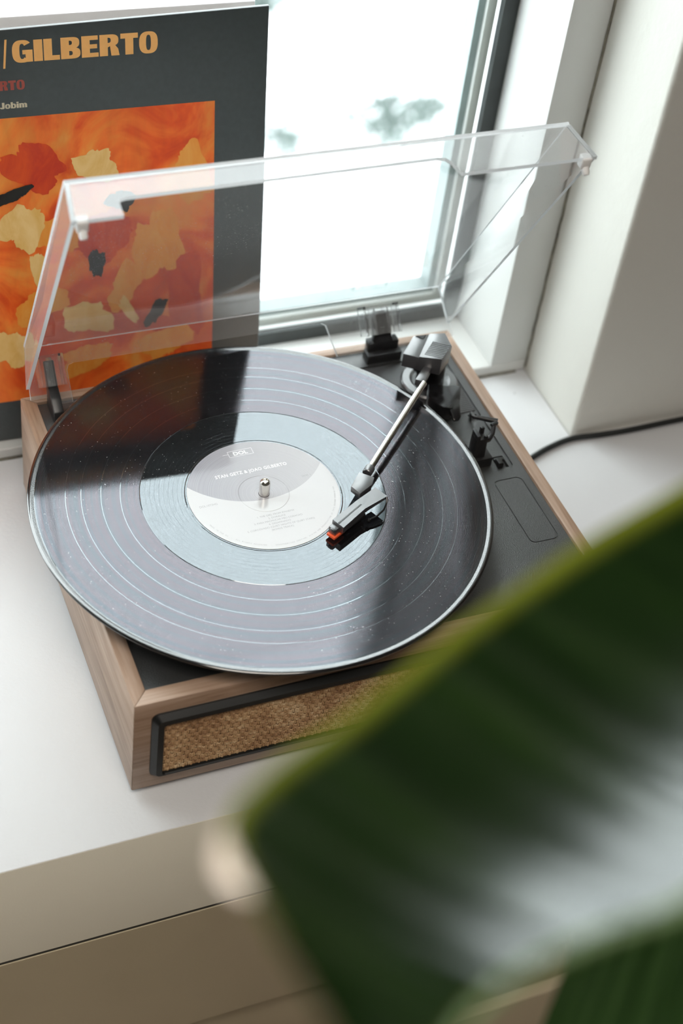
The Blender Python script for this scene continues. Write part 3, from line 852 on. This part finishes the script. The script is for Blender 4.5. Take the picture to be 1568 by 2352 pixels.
part('cue_lever', mb, M_black, tt)

# hinges on the deck
mb = MB()
mb.box(0.2515, 0.2790, 0.2590, 0.2690, ZB, ZD + 0.0075, 0.0008)
mb.box(0.2535, 0.2775, 0.2640, 0.2720, ZD + 0.004, ZD + 0.0150, 0.0010)
mb.hexa([(0.2575, 0.2640, 0.0950), (0.2725, 0.2640, 0.0950), (0.2725, 0.2700, 0.0950), (0.2575, 0.2700, 0.0950)], [(0.2600, 0.2755, 0.1130), (0.2700, 0.2755, 0.1130), (0.2700, 0.2800, 0.1130), (0.2600, 0.2800, 0.1130)], 0.0006)
part('hinge', mb, M_black, tt)
mb = MB()
prof = [(0.2470, ZD - .001), (0.2720, ZD - .001), (0.2735, 0.0900), (0.2780, 0.1020), (0.2830, 0.1110), (0.2800, 0.1130), (0.2745, 0.1060), (0.2690, 0.1000), (0.2600, 0.0960), (0.2520, 0.0900)]
mb.hexa([(0.0165, y_, z_) for y_, z_ in prof], [(0.0235, y_, z_) for y_, z_ in prof], 0.0008)
part('hinge', mb, M_black, tt)

# clear lid: panel and flared walls, with cut-outs front and back
LX0, LX1 = 0.0062, 0.3196
TH = 2.0818; DW = 0.3724
LB = V((0, 0.2936, 0.1182)); LL = 0.2379
lu = V((0, math.cos(TH), math.sin(TH)))
def wn(s): return V((0, math.cos(TH + PI / 2 + s * DW), math.sin(TH + PI / 2 + s * DW)))
nf, nb, np_ = wn(-1), wn(1), wn(0)
T = 0.0026
mb = MB()
def slab(poly3, nrm, th):
    mb.hexa([V(p) for p in poly3], [V(p) + nrm * th for p in poly3], 0, 1)
X = V((1, 0, 0))
LA = LB + lu * LL
fh, bh = 0.0325, 0.0425
fx = 0.0042
nin = np_
# one continuous solid lid built from profile: panel
slab([LB + X * LX0, LB + X * LX1, LA + X * LX1, LA + X * LX0], np_, T)
# front wall with wide notch
def fpt(x, n): return LA + X * x + nf * n
c_f = nf.cross(X).normalized()
if c_f.dot(LB - LA) < 0: c_f = -c_f
fr_poly = [(LX0, T), (LX1, T), (LX1 + fx, fh), (0.2340, fh), (0.2316, 0.0225), (0.2290, 0.0185), (0.2240, 0.0170), (0.0360, 0.0185), (0.0325, 0.0195), (0.0316, 0.0225), (0.0312, fh), (LX0 - fx, fh)]
def wall(polyxn, origin, nvec, inward, th=T):
    p3 = [origin + X * x + nvec * n for x, n in polyxn]
    mb.hexa(p3, [p + inward * th for p in p3], 0, 1)
wall(fr_poly, LA, nf, c_f)
c_b = nb.cross(X).normalized()
if c_b.dot(LA - LB) < 0: c_b = -c_b
bk_poly = [(LX0, T), (LX1, T), (LX1 + fx, 0.0400), (0.2800, 0.0415), (0.2300, 0.0415), (0.2245, 0.0180), (0.2215, 0.0160), (0.0375, 0.0165), (0.0340, 0.0175), (0.0325, 0.0205), (0.0330, 0.0430), (0.0170, 0.0430), (0.0170, 0.0375), (LX0 - fx * .4, 0.0375)]
wall(bk_poly, LB, nb, c_b)
# side walls
for sx, s in ((LX0, -1), (LX1, 1)):
    o_ = X * (s * fx); inn = X * (-s * T)
    p3 = [LB + X * sx + np_ * T, LA + X * sx + np_ * T, LA + X * sx + o_ + nf * fh, LB + X * sx + o_ * .8 + nb * 0.030]
    mb.hexa(p3, [p + inn for p in p3], 0, 1)
lid = part('lid', mb, [M_acryl, M_acryl_edge], tt, smooth=0, label='clear acrylic dust cover, open')
# hinge sockets of the lid
def socket(x0, x1, name='hinge_socket'):
    global mb
    mb = MB()
    t2 = 0.0018; dpt = 0.012
    o = LB
    def pt(x, n, d): return o + X * x + nb * n + c_b * (T + d)
    n0, n1 = 0.0085, 0.0300
    def bx(xa, xb, na, nb_, da, db):
        mb.hexa([pt(xa, na, da), pt(xb, na, da), pt(xb, nb_, da), pt(xa, nb_, da)], [pt(xa, na, db), pt(xb, na, db), pt(xb, nb_, db), pt(xa, nb_, db)], 0, 1)
    bx(x0, x0 + t2, n0, n1, 0, dpt); bx(x1 - t2, x1, n0, n1, 0, dpt)
    bx(x0 + t2, x1 - t2, n0, n0 + t2, 0, dpt)
    bx(x0 + t2, x1 - t2, n0 + t2, n1, dpt - t2, dpt)
    bx(x0 + 0.008, x0 + 0.0095, n0 + t2, n1, 0, dpt - t2); bx(x1 - 0.0095, x1 - 0.008, n0 + t2, n1, 0, dpt - t2)
    part(name, mb, [M_acryl, M_acryl], lid, smooth=0)
socket(0.2500, 0.2780)
socket(0.0110, 0.0290)
for sx, s in ((LX0 - 0.0005, 1), (LX1 + 0.0005, -1)):
    mb = MB()
    c = LA + X * (sx + s * 0.0028) + nf * (fh - 0.0015) + c_f * 0.0045
    mb.obox(c, X, nf, c_f, 0.0034, 0.0030, 0.0040, 0.0012, 3)
    mb.lathe([(0, 0), (0.0024, 0), (0.0024, 0.003), (0.0019, 0.0046), (0, 0.0048)], c + nf * 0.002 + c_f * 0.003, 20, axis=(nf + c_f * 0.8))
    part('lid_bumper', mb, M_nub, lid, label='small white rubber bumper')

# ================================================================== RECORD
rec = thing('vinyl_record', 'black twelve inch vinyl record with pale grey label playing on the turntable', 'record', (CX, CY, ZREC))
prof = [(0.1462, -0.0026), (0.0036, -0.0026), (0.0036, -0.0002), (0.0509, -0.0002), (0.0512, -0.00035), (0.0515, -0.0002), (0.0797, -0.0002), (0.0800, -0.0004), (0.0803, -0.0002), (0.1462, -0.0002)]
mb = MB(); mb.lathe([(r, z + ZREC) for r, z in prof], (CX, CY, 0), 256)
part('disc', mb, M_vinyl, rec, smooth=0, fix=False)
prof = [(0.1462, -0.0002), (0.1470, -0.00008), (0.1480, 0.00018), (0.1489, 0.00030), (0.1497, 0.00018), (0.1503, -0.0002), (0.1506, -0.0007), (0.1505, -0.0013), (0.1500, -0.0019), (0.1490, -0.0023), (0.1462, -0.0026)]
mb = MB(); mb.lathe([(r, z + ZREC) for r, z in prof], (CX, CY, 0), 256)
part('rim', mb, M_vinyl_plain, rec, smooth=80)
mb = MB()
lp = [(0.0037, 0.00012), (0.0162, 0.00012), (0.0164, -0.00005), (0.0166, -0.00005), (0.0168, 0.00012), (0.0497, 0.00012), (0.0499, 0.00005)]
mb.lathe([(r, z + ZREC) for r, z in lp], (CX, CY, 0), 192)
lab = part('label', mb, M_label, rec, smooth=0, label='pale grey paper label', fix=False)

def text_mb(txt, size, bold=0.0, sx=1.0, align='CENTER', space=1.0):
    cu = bpy.data.curves.new('txt', 'FONT'); cu.body = txt; cu.size = size; cu.offset = bold
    cu.align_x = align; cu.resolution_u = 3; cu.space_character = space
    o = bpy.data.objects.new('txt', cu); COL.objects.link(o)
    me = bpy.data.meshes.new_from_object(o.evaluated_get(bpy.context.evaluated_depsgraph_get()))
    t = bmesh.new(); t.from_mesh(me); bpy.data.meshes.remove(me)
    bpy.data.objects.remove(o); bpy.data.curves.remove(cu)
    for v in t.verts: v.co.x *= sx
    return t
LROT = math.radians(1.6)        # how the label happened to stop
def fitw(t, w):
    xs = [v.co.x for v in t.verts]; k = w / (max(xs) - min(xs))
    for v in t.verts: v.co.x *= k
    return t
def on_label(mb, t, x, y, rot=0.0):
    c, s_ = math.cos(LROT), math.sin(LROT)
    M = Matrix.Translation((CX, CY, ZREC)) @ Matrix.Rotation(LROT, 4, 'Z') @ Matrix.Translation((x, y, 0)) @ Matrix.Rotation(rot, 4, 'Z')
    bmesh.ops.transform(t, matrix=M, verts=t.verts)
    for v in t.verts:
        r = math.hypot(v.co.x - CX, v.co.y - CY)
        v.co.z = ZREC + 0.00018
    mb.merge(t)
mb = MB()
on_label(mb, fitw(text_mb('DOL', 0.0046, 0.00016), 0.0100), -0.0014, 0.0391)
on_label(mb, fitw(text_mb('STAN GETZ & JOAO GILBERTO', 0.0039, 0.00012, space=1.1), 0.0500), -0.0004, 0.0213)
def rule(x0, y0, x1, y1, w):
    t = bmesh.new(); d = V((x1 - x0, y1 - y0, 0)).normalized(); n_ = V((-d.y, d.x, 0)) * w / 2
    k = 8
    for i in range(k):
        a = V((x0, y0, 0)).lerp(V((x1, y1, 0)), i / k); b2 = V((x0, y0, 0)).lerp(V((x1, y1, 0)), (i + 1) / k)
        t.faces.new([t.verts.new(q) for q in (a - n_, b2 - n_, b2 + n_, a + n_)])
    on_label(mb, t, 0, 0)
for q in ((-0.0096, 0.0380, 0.0072, 0.0380), (-0.0096, 0.0434, 0.0072, 0.0434), (-0.0096, 0.0380, -0.0096, 0.0434), (-0.0136, 0.0410, -0.0096, 0.0410), (0.0072, 0.0380, 0.0072, 0.0434)): rule(*q, 0.00032)
part('label_print', mb, M_label_white, lab, smooth=0, label='white lettering', fix=False)
mb = MB()
on_label(mb, fitw(text_mb('DOL1073HG', 0.0025), 0.0120), -0.0382, -0.0012)
on_label(mb, fitw(text_mb('SIDE 1', 0.0021), 0.0062), 0.0330, 0.0075)
for i, (s_, w_) in enumerate([('1. THE GIRL FROM IPANEMA', .0254), ('2. DORALICE', .0118), ('3. PARA MACHUCAR MEU CORACAO', .0330), ('4. DESAFINADO', .0150), ('5. CORCOVADO (QUIET NIGHTS OF QUIET STARS)', .0458), ('(BONUS TRACK)', .0150)]):
    on_label(mb, fitw(text_mb(s_, 0.0021), w_), 0.0004, -0.0202 - i * 0.0026)
rim = 'MADE IN THE EU  -  ALL RIGHTS RESERVED  -  UNAUTHORISED COPYING, HIRING AND BROADCASTING OF THIS RECORD PROHIBITED'
for i, ch in enumerate(rim):
    if ch == ' ': continue
    a = math.radians(202 + i * 1.32)
    on_label(mb, text_mb(ch, 0.0014), 0.0468 * math.cos(a), 0.0468 * math.sin(a), a + PI / 2)
part('label_small_print', mb, M_label_grey, lab, smooth=0, label='small grey lettering', fix=False)

# ================================================================== SLEEVES
ad = V((0.99955, -0.03, 0)).normalized()
au = V((0.0045, 0.1511, 0.9885)).normalized()
an = ad.cross(au).normalized()          # towards the room
if an.y > 0: an = -an
AP = V((0.0, 0.3252, 0.0036))
AU0, AU1, AVT = -0.1220, 0.1925, 0.3140
def apt(u, v, n=0.0): return AP + ad * u + au * v + an * n
MA = Matrix((ad, au, an)).transposed().to_4x4(); MA.translation = AP
alb = thing('record_sleeve', 'black record sleeve with orange abstract print and peach lettering leaning by the window', 'record sleeve', AP)
mb = MB(); mb.prism([(AU0, 0.0008), (AU1, 0.0008), (AU1, AVT), (AU0, AVT - 0.0074)], -0.0032, 0.0, 0.0006, 2, mtx=MA)
part('cover', mb, M_cover, alb, smooth=40)
# printed abstract picture: generic dabs of paint
mb = MB()
mats = [M_paint, M_dab['cream'], M_dab['ochre'], M_dab['red'], M_dab['black']]
PU0, PU1, PV0, PV1 = -0.0860, 0.1556, 0.0342, 0.2512
def flat(poly, lvl, mi):
    mb.mi = mi
    mb.add([apt(u, v, 0.00006 + 0.00004 * lvl) for u, v in poly], [tuple(range(len(poly)))])
flat([(PU0, PV0), (PU1, PV0), (PU1, PV1), (PU0, PV1)], 0, 0)
random.seed(21)
def blot(cu, cv, ru, rv, ang, rag=0.10, n=64):
    pts = []; ph = [random.uniform(0, 6.28) for _ in range(3)]
    for i in range(n):
        a = 2 * PI * i / n
        sq = 1 / max(abs(math.cos(a)), abs(math.sin(a))) ** 0.65
        k = sq * (1 + 0.16 * math.sin(2 * a + ph[0]) + 0.10 * math.sin(3 * a + ph[1]) + 0.06 * math.sin(7 * a + ph[2]) + random.uniform(-rag, rag * .5) * (0.3 + 0.7 * abs(math.sin(a))))
        x, y = ru * k * math.cos(a), rv * k * math.sin(a)
        u = cu + x * math.cos(ang) - y * math.sin(ang); v = cv + x * math.sin(ang) + y * math.cos(ang)
        pts.append((min(max(u, PU0), PU1), min(max(v, PV0), PV1)))
    return pts
dabs = [(2, 0.115, 0.150, 0.016, 0.026, 0.2), (3, 0.075, 0.160, 0.024, 0.015, 0.7), (2, 0.040, 0.165, 0.020, 0.012, -0.3), (3, 0.135, 0.105, 0.014, 0.030, 0.1),
        (2, 0.030, 0.112, 0.018, 0.012, 0.5), (3, 0.100, 0.090, 0.030, 0.010, -0.4), (2, 0.140, 0.200, 0.012, 0.020, 0.4), (3, 0.030, 0.215, 0.014, 0.022, 0.9),
        (1, 0.072, 0.212, 0.014, 0.011, 0.25), (1, 0.020, 0.172, 0.013, 0.017, -0.5), (1, 0.030, 0.140, 0.006, 0.012, 0.3), (1, 0.062, 0.098, 0.016, 0.013, 0.1),
        (1, 0.006, 0.078, 0.011, 0.014, -0.2), (2, 0.090, 0.120, 0.018, 0.010, 1.0), (1, 0.092, 0.100, 0.004, 0.011, 0.6), (2, 0.060, 0.062, 0.020, 0.010, 0.2), (2, 0.120, 0.068, 0.018, 0.012, 0.5),
        (1, -0.040, 0.150, 0.020, 0.012, 0.6), (3, -0.050, 0.080, 0.022, 0.014, 0.3), (2, -0.030, 0.210, 0.024, 0.012, -0.3),
        (4, 0.012, 0.196, 0.015, 0.0042, 0.22), (4, 0.088, 0.186, 0.009, 0.007, -0.5), (4, 0.070, 0.141, 0.0055, 0.010, -0.25), (4, 0.112, 0.096, 0.0050, 0.0115, -0.42), (4, -0.045, 0.120, 0.012, 0.005, 0.5)]
for lv, (mi, cu_, cv_, ru, rv, an_) in enumerate(dabs): flat(blot(cu_, cv_, ru, rv, an_), lv + 1, mi)
mb.mi = 0
part('cover_print', mb, mats, alb, smooth=0, label='printed abstract painting in orange, red and cream', fix=False)

# heavy grotesque letters, cap height 1
def arc(cx, cy, rx, ry, a0, a1, n=14):
    return [(cx + rx * math.cos(math.radians(a0 + (a1 - a0) * i / n)), cy + ry * math.sin(math.radians(a0 + (a1 - a0) * i / n))) for i in range(n + 1)]
def sup(cx, cy, rx, ry, a0, a1, n=14, e=2.7):
    o = []
    for i in range(n + 1):
        a = math.radians(a0 + (a1 - a0) * i / n); c, s_ = math.cos(a), math.sin(a)
        o.append((cx + rx * math.copysign(abs(c) ** (2 / e), c), cy + ry * math.copysign(abs(s_) ** (2 / e), s_)))
    return o
def strip(a, b_): return [[a[i], a[i + 1], b_[i + 1], b_[i]] for i in range(len(a) - 1)]
def R_(x0, y0, x1, y1): return [[(x0, y0), (x1, y0), (x1, y1), (x0, y1)]]
def gl_O(w=0.88): return strip(sup(w / 2, .5, w / 2, .52, 0, 360, 40), sup(w / 2, .5, w * .13, .36, 0, 360, 40)), w
def gl_I(): return R_(0, 0, .40, 1), .40
def gl_L(): return R_(0, 0, .38, 1) + R_(.38, 0, .72, .22), .72
def gl_T(): return R_(.22, 0, .60, .76) + R_(0, .76, .82, 1), .82
def gl_E(): return R_(0, 0, .38, 1) + R_(.38, 0, .78, .2) + R_(.38, .4, .72, .6) + R_(.38, .8, .76, 1), .78
def gl_B():
    p = R_(0, 0, .38, 1)
    p += strip(sup(.5, .74, .36, .26, 90, -90), sup(.40, .74, .12, .10, 90, -90)) + strip(sup(.5, .26, .40, .26, 90, -90), sup(.42, .26, .12, .10, 90, -90))
    p += [[(.38, .84), (.40, .84), (.5, 1), (.38, 1)], [(.38, 0), (.5, 0), (.42, .16), (.38, .16)], [(.38, .48), (.5, .48), (.40, .64), (.38, .64)], [(.38, .36), (.42, .36), (.5, .52), (.38, .52)]] + R_(.38, .44, .56, .56)
    return p, .90
def gl_R():
    p = R_(0, 0, .38, 1) + strip(sup(.5, .73, .38, .27, 90, -90), sup(.40, .73, .12, .12, 90, -90))
    p += [[(.38, .85), (.40, .85), (.5, 1), (.38, 1)], [(.38, .40), (.5, .46), (.40, .61), (.38, .61)]]
    p += [[(.48, .47), (.72, .50), (.86, .32), (.92, 0), (.54, 0), (.50, .3)]]
    return p, .92
def gl_G():
    p = strip(sup(.45, .5, .45, .52, 40, 312, 36), sup(.45, .5, .12, .35, 40, 312, 36))
    p += R_(.46, .36, .92, .56) + R_(.60, .0, .92, .38) + R_(.50, .36, .62, .5)
    return p, .92
def gl_slash(): return [[(0, -.38), (.10, -.38), (.24, 1.05), (.14, 1.05)]], .3
def gl_J(): return R_(.26, .2, .56, 1) + strip(sup(.28, .24, .28, .26, 180, 360), sup(.28, .24, .05, .06, 180, 360)), .56
def gl_o(): return strip(sup(.31, .36, .31, .38, 0, 360, 28), sup(.31, .36, .09, .22, 0, 360, 28)), .62
def gl_b(): return R_(0, 0, .26, 1) + strip(sup(.33, .36, .31, .38, 130, -130, 20), sup(.33, .36, .09, .22, 130, -130, 20)), .64
def gl_i(): return R_(0, 0, .26, .72) + R_(0, .80, .26, 1), .26
def gl_m():
    p = R_(0, 0, .26, .72)
    for x in (.26, .60):
        p += strip(sup(x + .04, .42, .30, .31, 100, 0, 10), sup(x + .04, .42, .05, .12, 100, 0, 10)) + R_(x + .09, 0, x + .34, .44)
    return p, .95
def lettering(glyphs, u0, v0, hgt, width, gap, m, name, lab_=None):
    sets = [g() for g in glyphs]
    tot = sum(w for _, w in sets) + gap * (len(sets) - 1)
    sx = width / (tot * hgt)
    mb_ = MB(); x = 0.0; lvl_ = 0.0
    for polys, w in sets:
        for pl in polys:
            lvl_ += 0.000001; mb_.add([apt(u0 + (x + q[0]) * hgt * sx, v0 + q[1] * hgt, 0.0001 + lvl_) for q in pl], [tuple(range(len(pl)))])
        x += w + gap
    part(name, mb_, m, alb, smooth=0, label=lab_, fix=False)
lettering([gl_G, gl_I, gl_L, gl_B, gl_E, gl_R, gl_T, gl_O], 0.0205, 0.2880, 0.0142, 0.0955, 0.055, M_peach, 'title_lettering', 'peach block capitals')
lettering([gl_slash], 0.0142, 0.2896, 0.0132, 0.0042, 0, M_peach, 'title_slash')
lettering([gl_R, gl_T, gl_O], 0.0108, 0.2700, 0.0064, 0.0165, 0.055, M_redink, 'artist_lettering', 'brick red block capitals')
lettering([gl_J, gl_o, gl_b, gl_i, gl_m], 0.0104, 0.2577, 0.0042, 0.0177, 0.06, M_creamink, 'guest_lettering', 'small cream lettering')

wp = AP + V((0, 0.0118, 0)) 
ws = thing('white_sleeve', 'plain white card sleeve leaning on the window behind the black sleeve', 'record sleeve', wp)
MW = MA.copy(); MW.translation = wp
mb = MB(); mb.prism([(AU0 - 0.002, 0.0008), (0.1868, 0.0008), (0.1868, 0.3120), (AU0 - 0.002, 0.3120)], -0.003, 0.0, 0.0006, 2, mtx=MW)
part('card', mb, M_paper, ws, smooth=40)

# ================================================================== POWER CORD
cord = thing('power_cord', 'black power cord running along the sill to the right of the turntable', 'cord', (0.39, 0.21, ZS))
mb = MB()
zc = ZS + 0.0026
cp = [(0.300, 0.2835, 0.012), (0.312, 0.287, zc + 0.004), (0.330, 0.268, zc), (0.3520, 0.2060, zc), (0.3680, 0.2060, zc), (0.3861, 0.2150, zc), (0.4066, 0.2225, zc), (0.4265, 0.2265, zc), (0.4527, 0.2248, zc), (0.4800, 0.2240, zc), (0.5285, 0.2250, zc), (0.62, 0.226, zc), (0.80, 0.226, zc), (1.1, 0.226, zc)]
cp = cp[3:]
cp = [(0.300, 0.2850, zc), (0.3345, 0.2790, zc), (0.3420, 0.2500, zc), (0.3480, 0.2180, zc)] + cp[1:]
def crom(P, n=8):
    P = [V(p) for p in P]; o = []
    for i in range(len(P) - 1):
        p0, p1, p2, p3 = P[max(i - 1, 0)], P[i], P[i + 1], P[min(i + 2, len(P) - 1)]
        for k in range(n):
            t = k / n
            o.append(0.5 * ((2 * p1) + (p2 - p0) * t + (2 * p0 - 5 * p1 + 4 * p2 - p3) * t * t + (3 * p1 - p0 - 3 * p2 + p3) * t ** 3))
    o.append(P[-1]); return o
mb.tube(crom(cp), 0.0024, 12)
part('cable', mb, M_cord, cord, smooth=60)

# ================================================================== PLANT
LEAF= [([0.1, -0.3081, 0.5605], [0.1534, -0.4064, 0.5625], [0.1075, -0.4271, 0.599]), ([0.0478, -0.3193, 0.5519], [0.0977, -0.4099, 0.5592], [0.063, -0.4283, 0.5928]), ([0.0096, -0.3305, 0.5499], [0.0631, -0.4145, 0.5583], [0.035, -0.431, 0.5896]), ([-0.0106, -0.3371, 0.5475], [0.0349, -0.4196, 0.5601], [0.0127, -0.4339, 0.5879]), ([-0.0304, -0.3463, 0.5495], [0.0134, -0.4239, 0.5592], [-0.0047, -0.4363, 0.5844]), ([-0.0483, -0.3561, 0.5518], [-0.0106, -0.4302, 0.5618], [-0.0229, -0.4395, 0.5814]), ([-0.0697, -0.3689, 0.5564], [-0.0277, -0.435, 0.5625], [-0.0363, -0.442, 0.5777]), ([-0.0893, -0.3804, 0.5629], [-0.045, -0.4369, 0.5657], [-0.0503, -0.4417, 0.5762]), ([-0.1017, -0.3899, 0.5682], [-0.0609, -0.4398, 0.5687], [-0.0635, -0.4423, 0.5744]), ([-0.1074, -0.3975, 0.5718], [-0.0717, -0.4438, 0.5731], [-0.0725, -0.4446, 0.575]), ([-0.1089, -0.407, 0.5756], [-0.0791, -0.447, 0.5732], [-0.0791, -0.447, 0.5732]), ([-0.1095, -0.4163, 0.58], [-0.085, -0.4508, 0.5736], [-0.085, -0.4508, 0.5736]), ([-0.1099, -0.4266, 0.5837], [-0.0907, -0.4542, 0.5743], [-0.0907, -0.4542, 0.5743]), ([-0.1093, -0.438, 0.5869], [-0.0962, -0.4571, 0.5757], [-0.0962, -0.4571, 0.5757]), ([-0.1087, -0.4495, 0.5899], [-0.1007, -0.4597, 0.5778], [-0.1007, -0.4597, 0.5778]), ([-0.1067, -0.4628, 0.5853], [-0.1053, -0.464, 0.5822], [-0.1053, -0.464, 0.5822])]
LEAF2= [([0.0676, -0.323, 0.3632], [0.0381, -0.3508, 0.2881]), ([0.0839, -0.3249, 0.3692], [0.0549, -0.3597, 0.288]), ([0.0988, -0.3304, 0.3785], [0.071, -0.3708, 0.2927]), ([0.1148, -0.3363, 0.3878], [0.0896, -0.3829, 0.2977]), ([0.136, -0.3413, 0.3934], [0.1092, -0.3953, 0.3029])]
DRY= [([-0.1049, -0.3935, 0.5673], [-0.106, -0.3931, 0.5673]), ([-0.1071, -0.3986, 0.5696], [-0.1094, -0.3983, 0.5701]), ([-0.108, -0.4039, 0.5722], [-0.112, -0.4041, 0.5729]), ([-0.1085, -0.4092, 0.5752], [-0.1131, -0.4096, 0.5752]), ([-0.1086, -0.4137, 0.5776], [-0.1124, -0.4144, 0.5778]), ([-0.1089, -0.4171, 0.5796], [-0.1104, -0.4176, 0.5798])]

pl = thing('potted_plant', 'tall leafy houseplant with broad waxy leaves reaching in front of the sill', 'plant', (0.20, -0.62, FLOOR))
def smooth_rows(rows, n):
    P = crom([r[0] for r in rows], n); Q = crom([r[1] for r in rows], n); U = crom([r[-1] for r in rows], n); return list(zip(P, Q, U))
def leaf(rows, n, nt_, bulge, ripple, freq, name, seed, curl=0.0, m=None):
    random.seed(seed)
    rs = smooth_rows(rows, n); mb = MB(); vs = []; uv = []
    for i, (a, b_, u_) in enumerate(rs):
        s_ = i / (len(rs) - 1)
        w = (b_ - a).length
        for j in range(nt_ + 1):
            t = j / nt_
            p = a.lerp(b_, t) + (u_ - b_) * t ** 2.4
            p = p + V((0, 0, 1)) * bulge * (max(0, (t - .35) / .65) ** 2 - t) * min(1, w / 0.08)
            rp = math.sin(s_ * freq * 2 * PI + 0.9 * math.sin(s_ * 41)) * (0.7 + 0.5 * math.sin(s_ * 23 + 1.3))
            p = p + V((0, 0, 1)) * rp * ripple * (0.35 + 0.65 * math.sin(PI * min(1, max(0, t * .9 + .08))))
            vs.append(p); uv.append((s_, t))
    W_ = nt_ + 1; fs = []
    for i in range(len(rs) - 1):
        for j in range(nt_):
            fs.append((i * W_ + j, i * W_ + j + 1, (i + 1) * W_ + j + 1, (i + 1) * W_ + j))
    me = bpy.data.meshes.new(name)
    org = ORG[pl.name]
    # two skins a third of a millimetre apart give the blade its thickness
    n0 = len(vs); off = V((0, 0, -0.0004))
    allv = [v - org for v in vs] + [v + off - org for v in vs]
    allf = fs + [tuple(n0 + k for k in f[::-1]) for f in fs]
    me.from_pydata(allv, [], allf)
    ul = me.uv_layers.new(name='UVMap')
    uu = uv + uv
    for lp_ in me.loops: ul.data[lp_.index].uv = uu[lp_.vertex_index]
    me.polygons.foreach_set('use_smooth', [True] * len(me.polygons))
    return part(name, None, m or M_leaf, pl, mesh=me)
lf = leaf(LEAF, 14, 24, 0.0148, 0.0005, 19, 'leaf', 1)
# midrib along the inner edge
mb = MB(); mb.tube(crom([r[-1] for r in LEAF[:-1]], 4), [0.0022 - 0.0016 * i / 56 for i in range(57)], 10)
part('midrib', mb, M_stem, lf, smooth=60)
leaf(DRY, 6, 6, 0.0, 0.0006, 3, 'dry_leaf_edge', 2, m=M_dry)['label'] = 'torn dry beige leaf edge'
leaf(LEAF2, 12, 16, 0.0, 0.0009, 5, 'leaf', 3, m=M_leaf_bright)
mb = MB()
st0 = V((0.20, -0.62, FLOOR + 0.30))
mb.tube(crom([st0, (0.205, -0.60, -0.3), (0.215, -0.55, 0.05), (0.225, -0.47, 0.30), (0.235, -0.42, 0.46), LEAF[0][-1]], 8), 0.005, 12)
mb.tube(crom([(0.213, -0.56, 0.0), (0.20, -0.50, 0.22), (0.16, -0.44, 0.30), LEAF2[-1][-1]], 8), 0.004, 12)
part('stem', mb, M_stem, pl, smooth=60)
mb = MB(); mb.lathe([(0, FLOOR), (0.12, FLOOR), (0.16, FLOOR + 0.30), (0.172, FLOOR + 0.30), (0.172, FLOOR + 0.34), (0.155, FLOOR + 0.34), (0.150, FLOOR + 0.305)], (0.20, -0.62, 0), 48)
part('pot', mb, M_pot, pl)
mb = MB(); mb.lathe([(0, FLOOR + 0.312), (0.08, FLOOR + 0.310), (0.1495, FLOOR + 0.303)], (0.20, -0.62, 0), 32)
part('soil', mb, M_soil, pl)
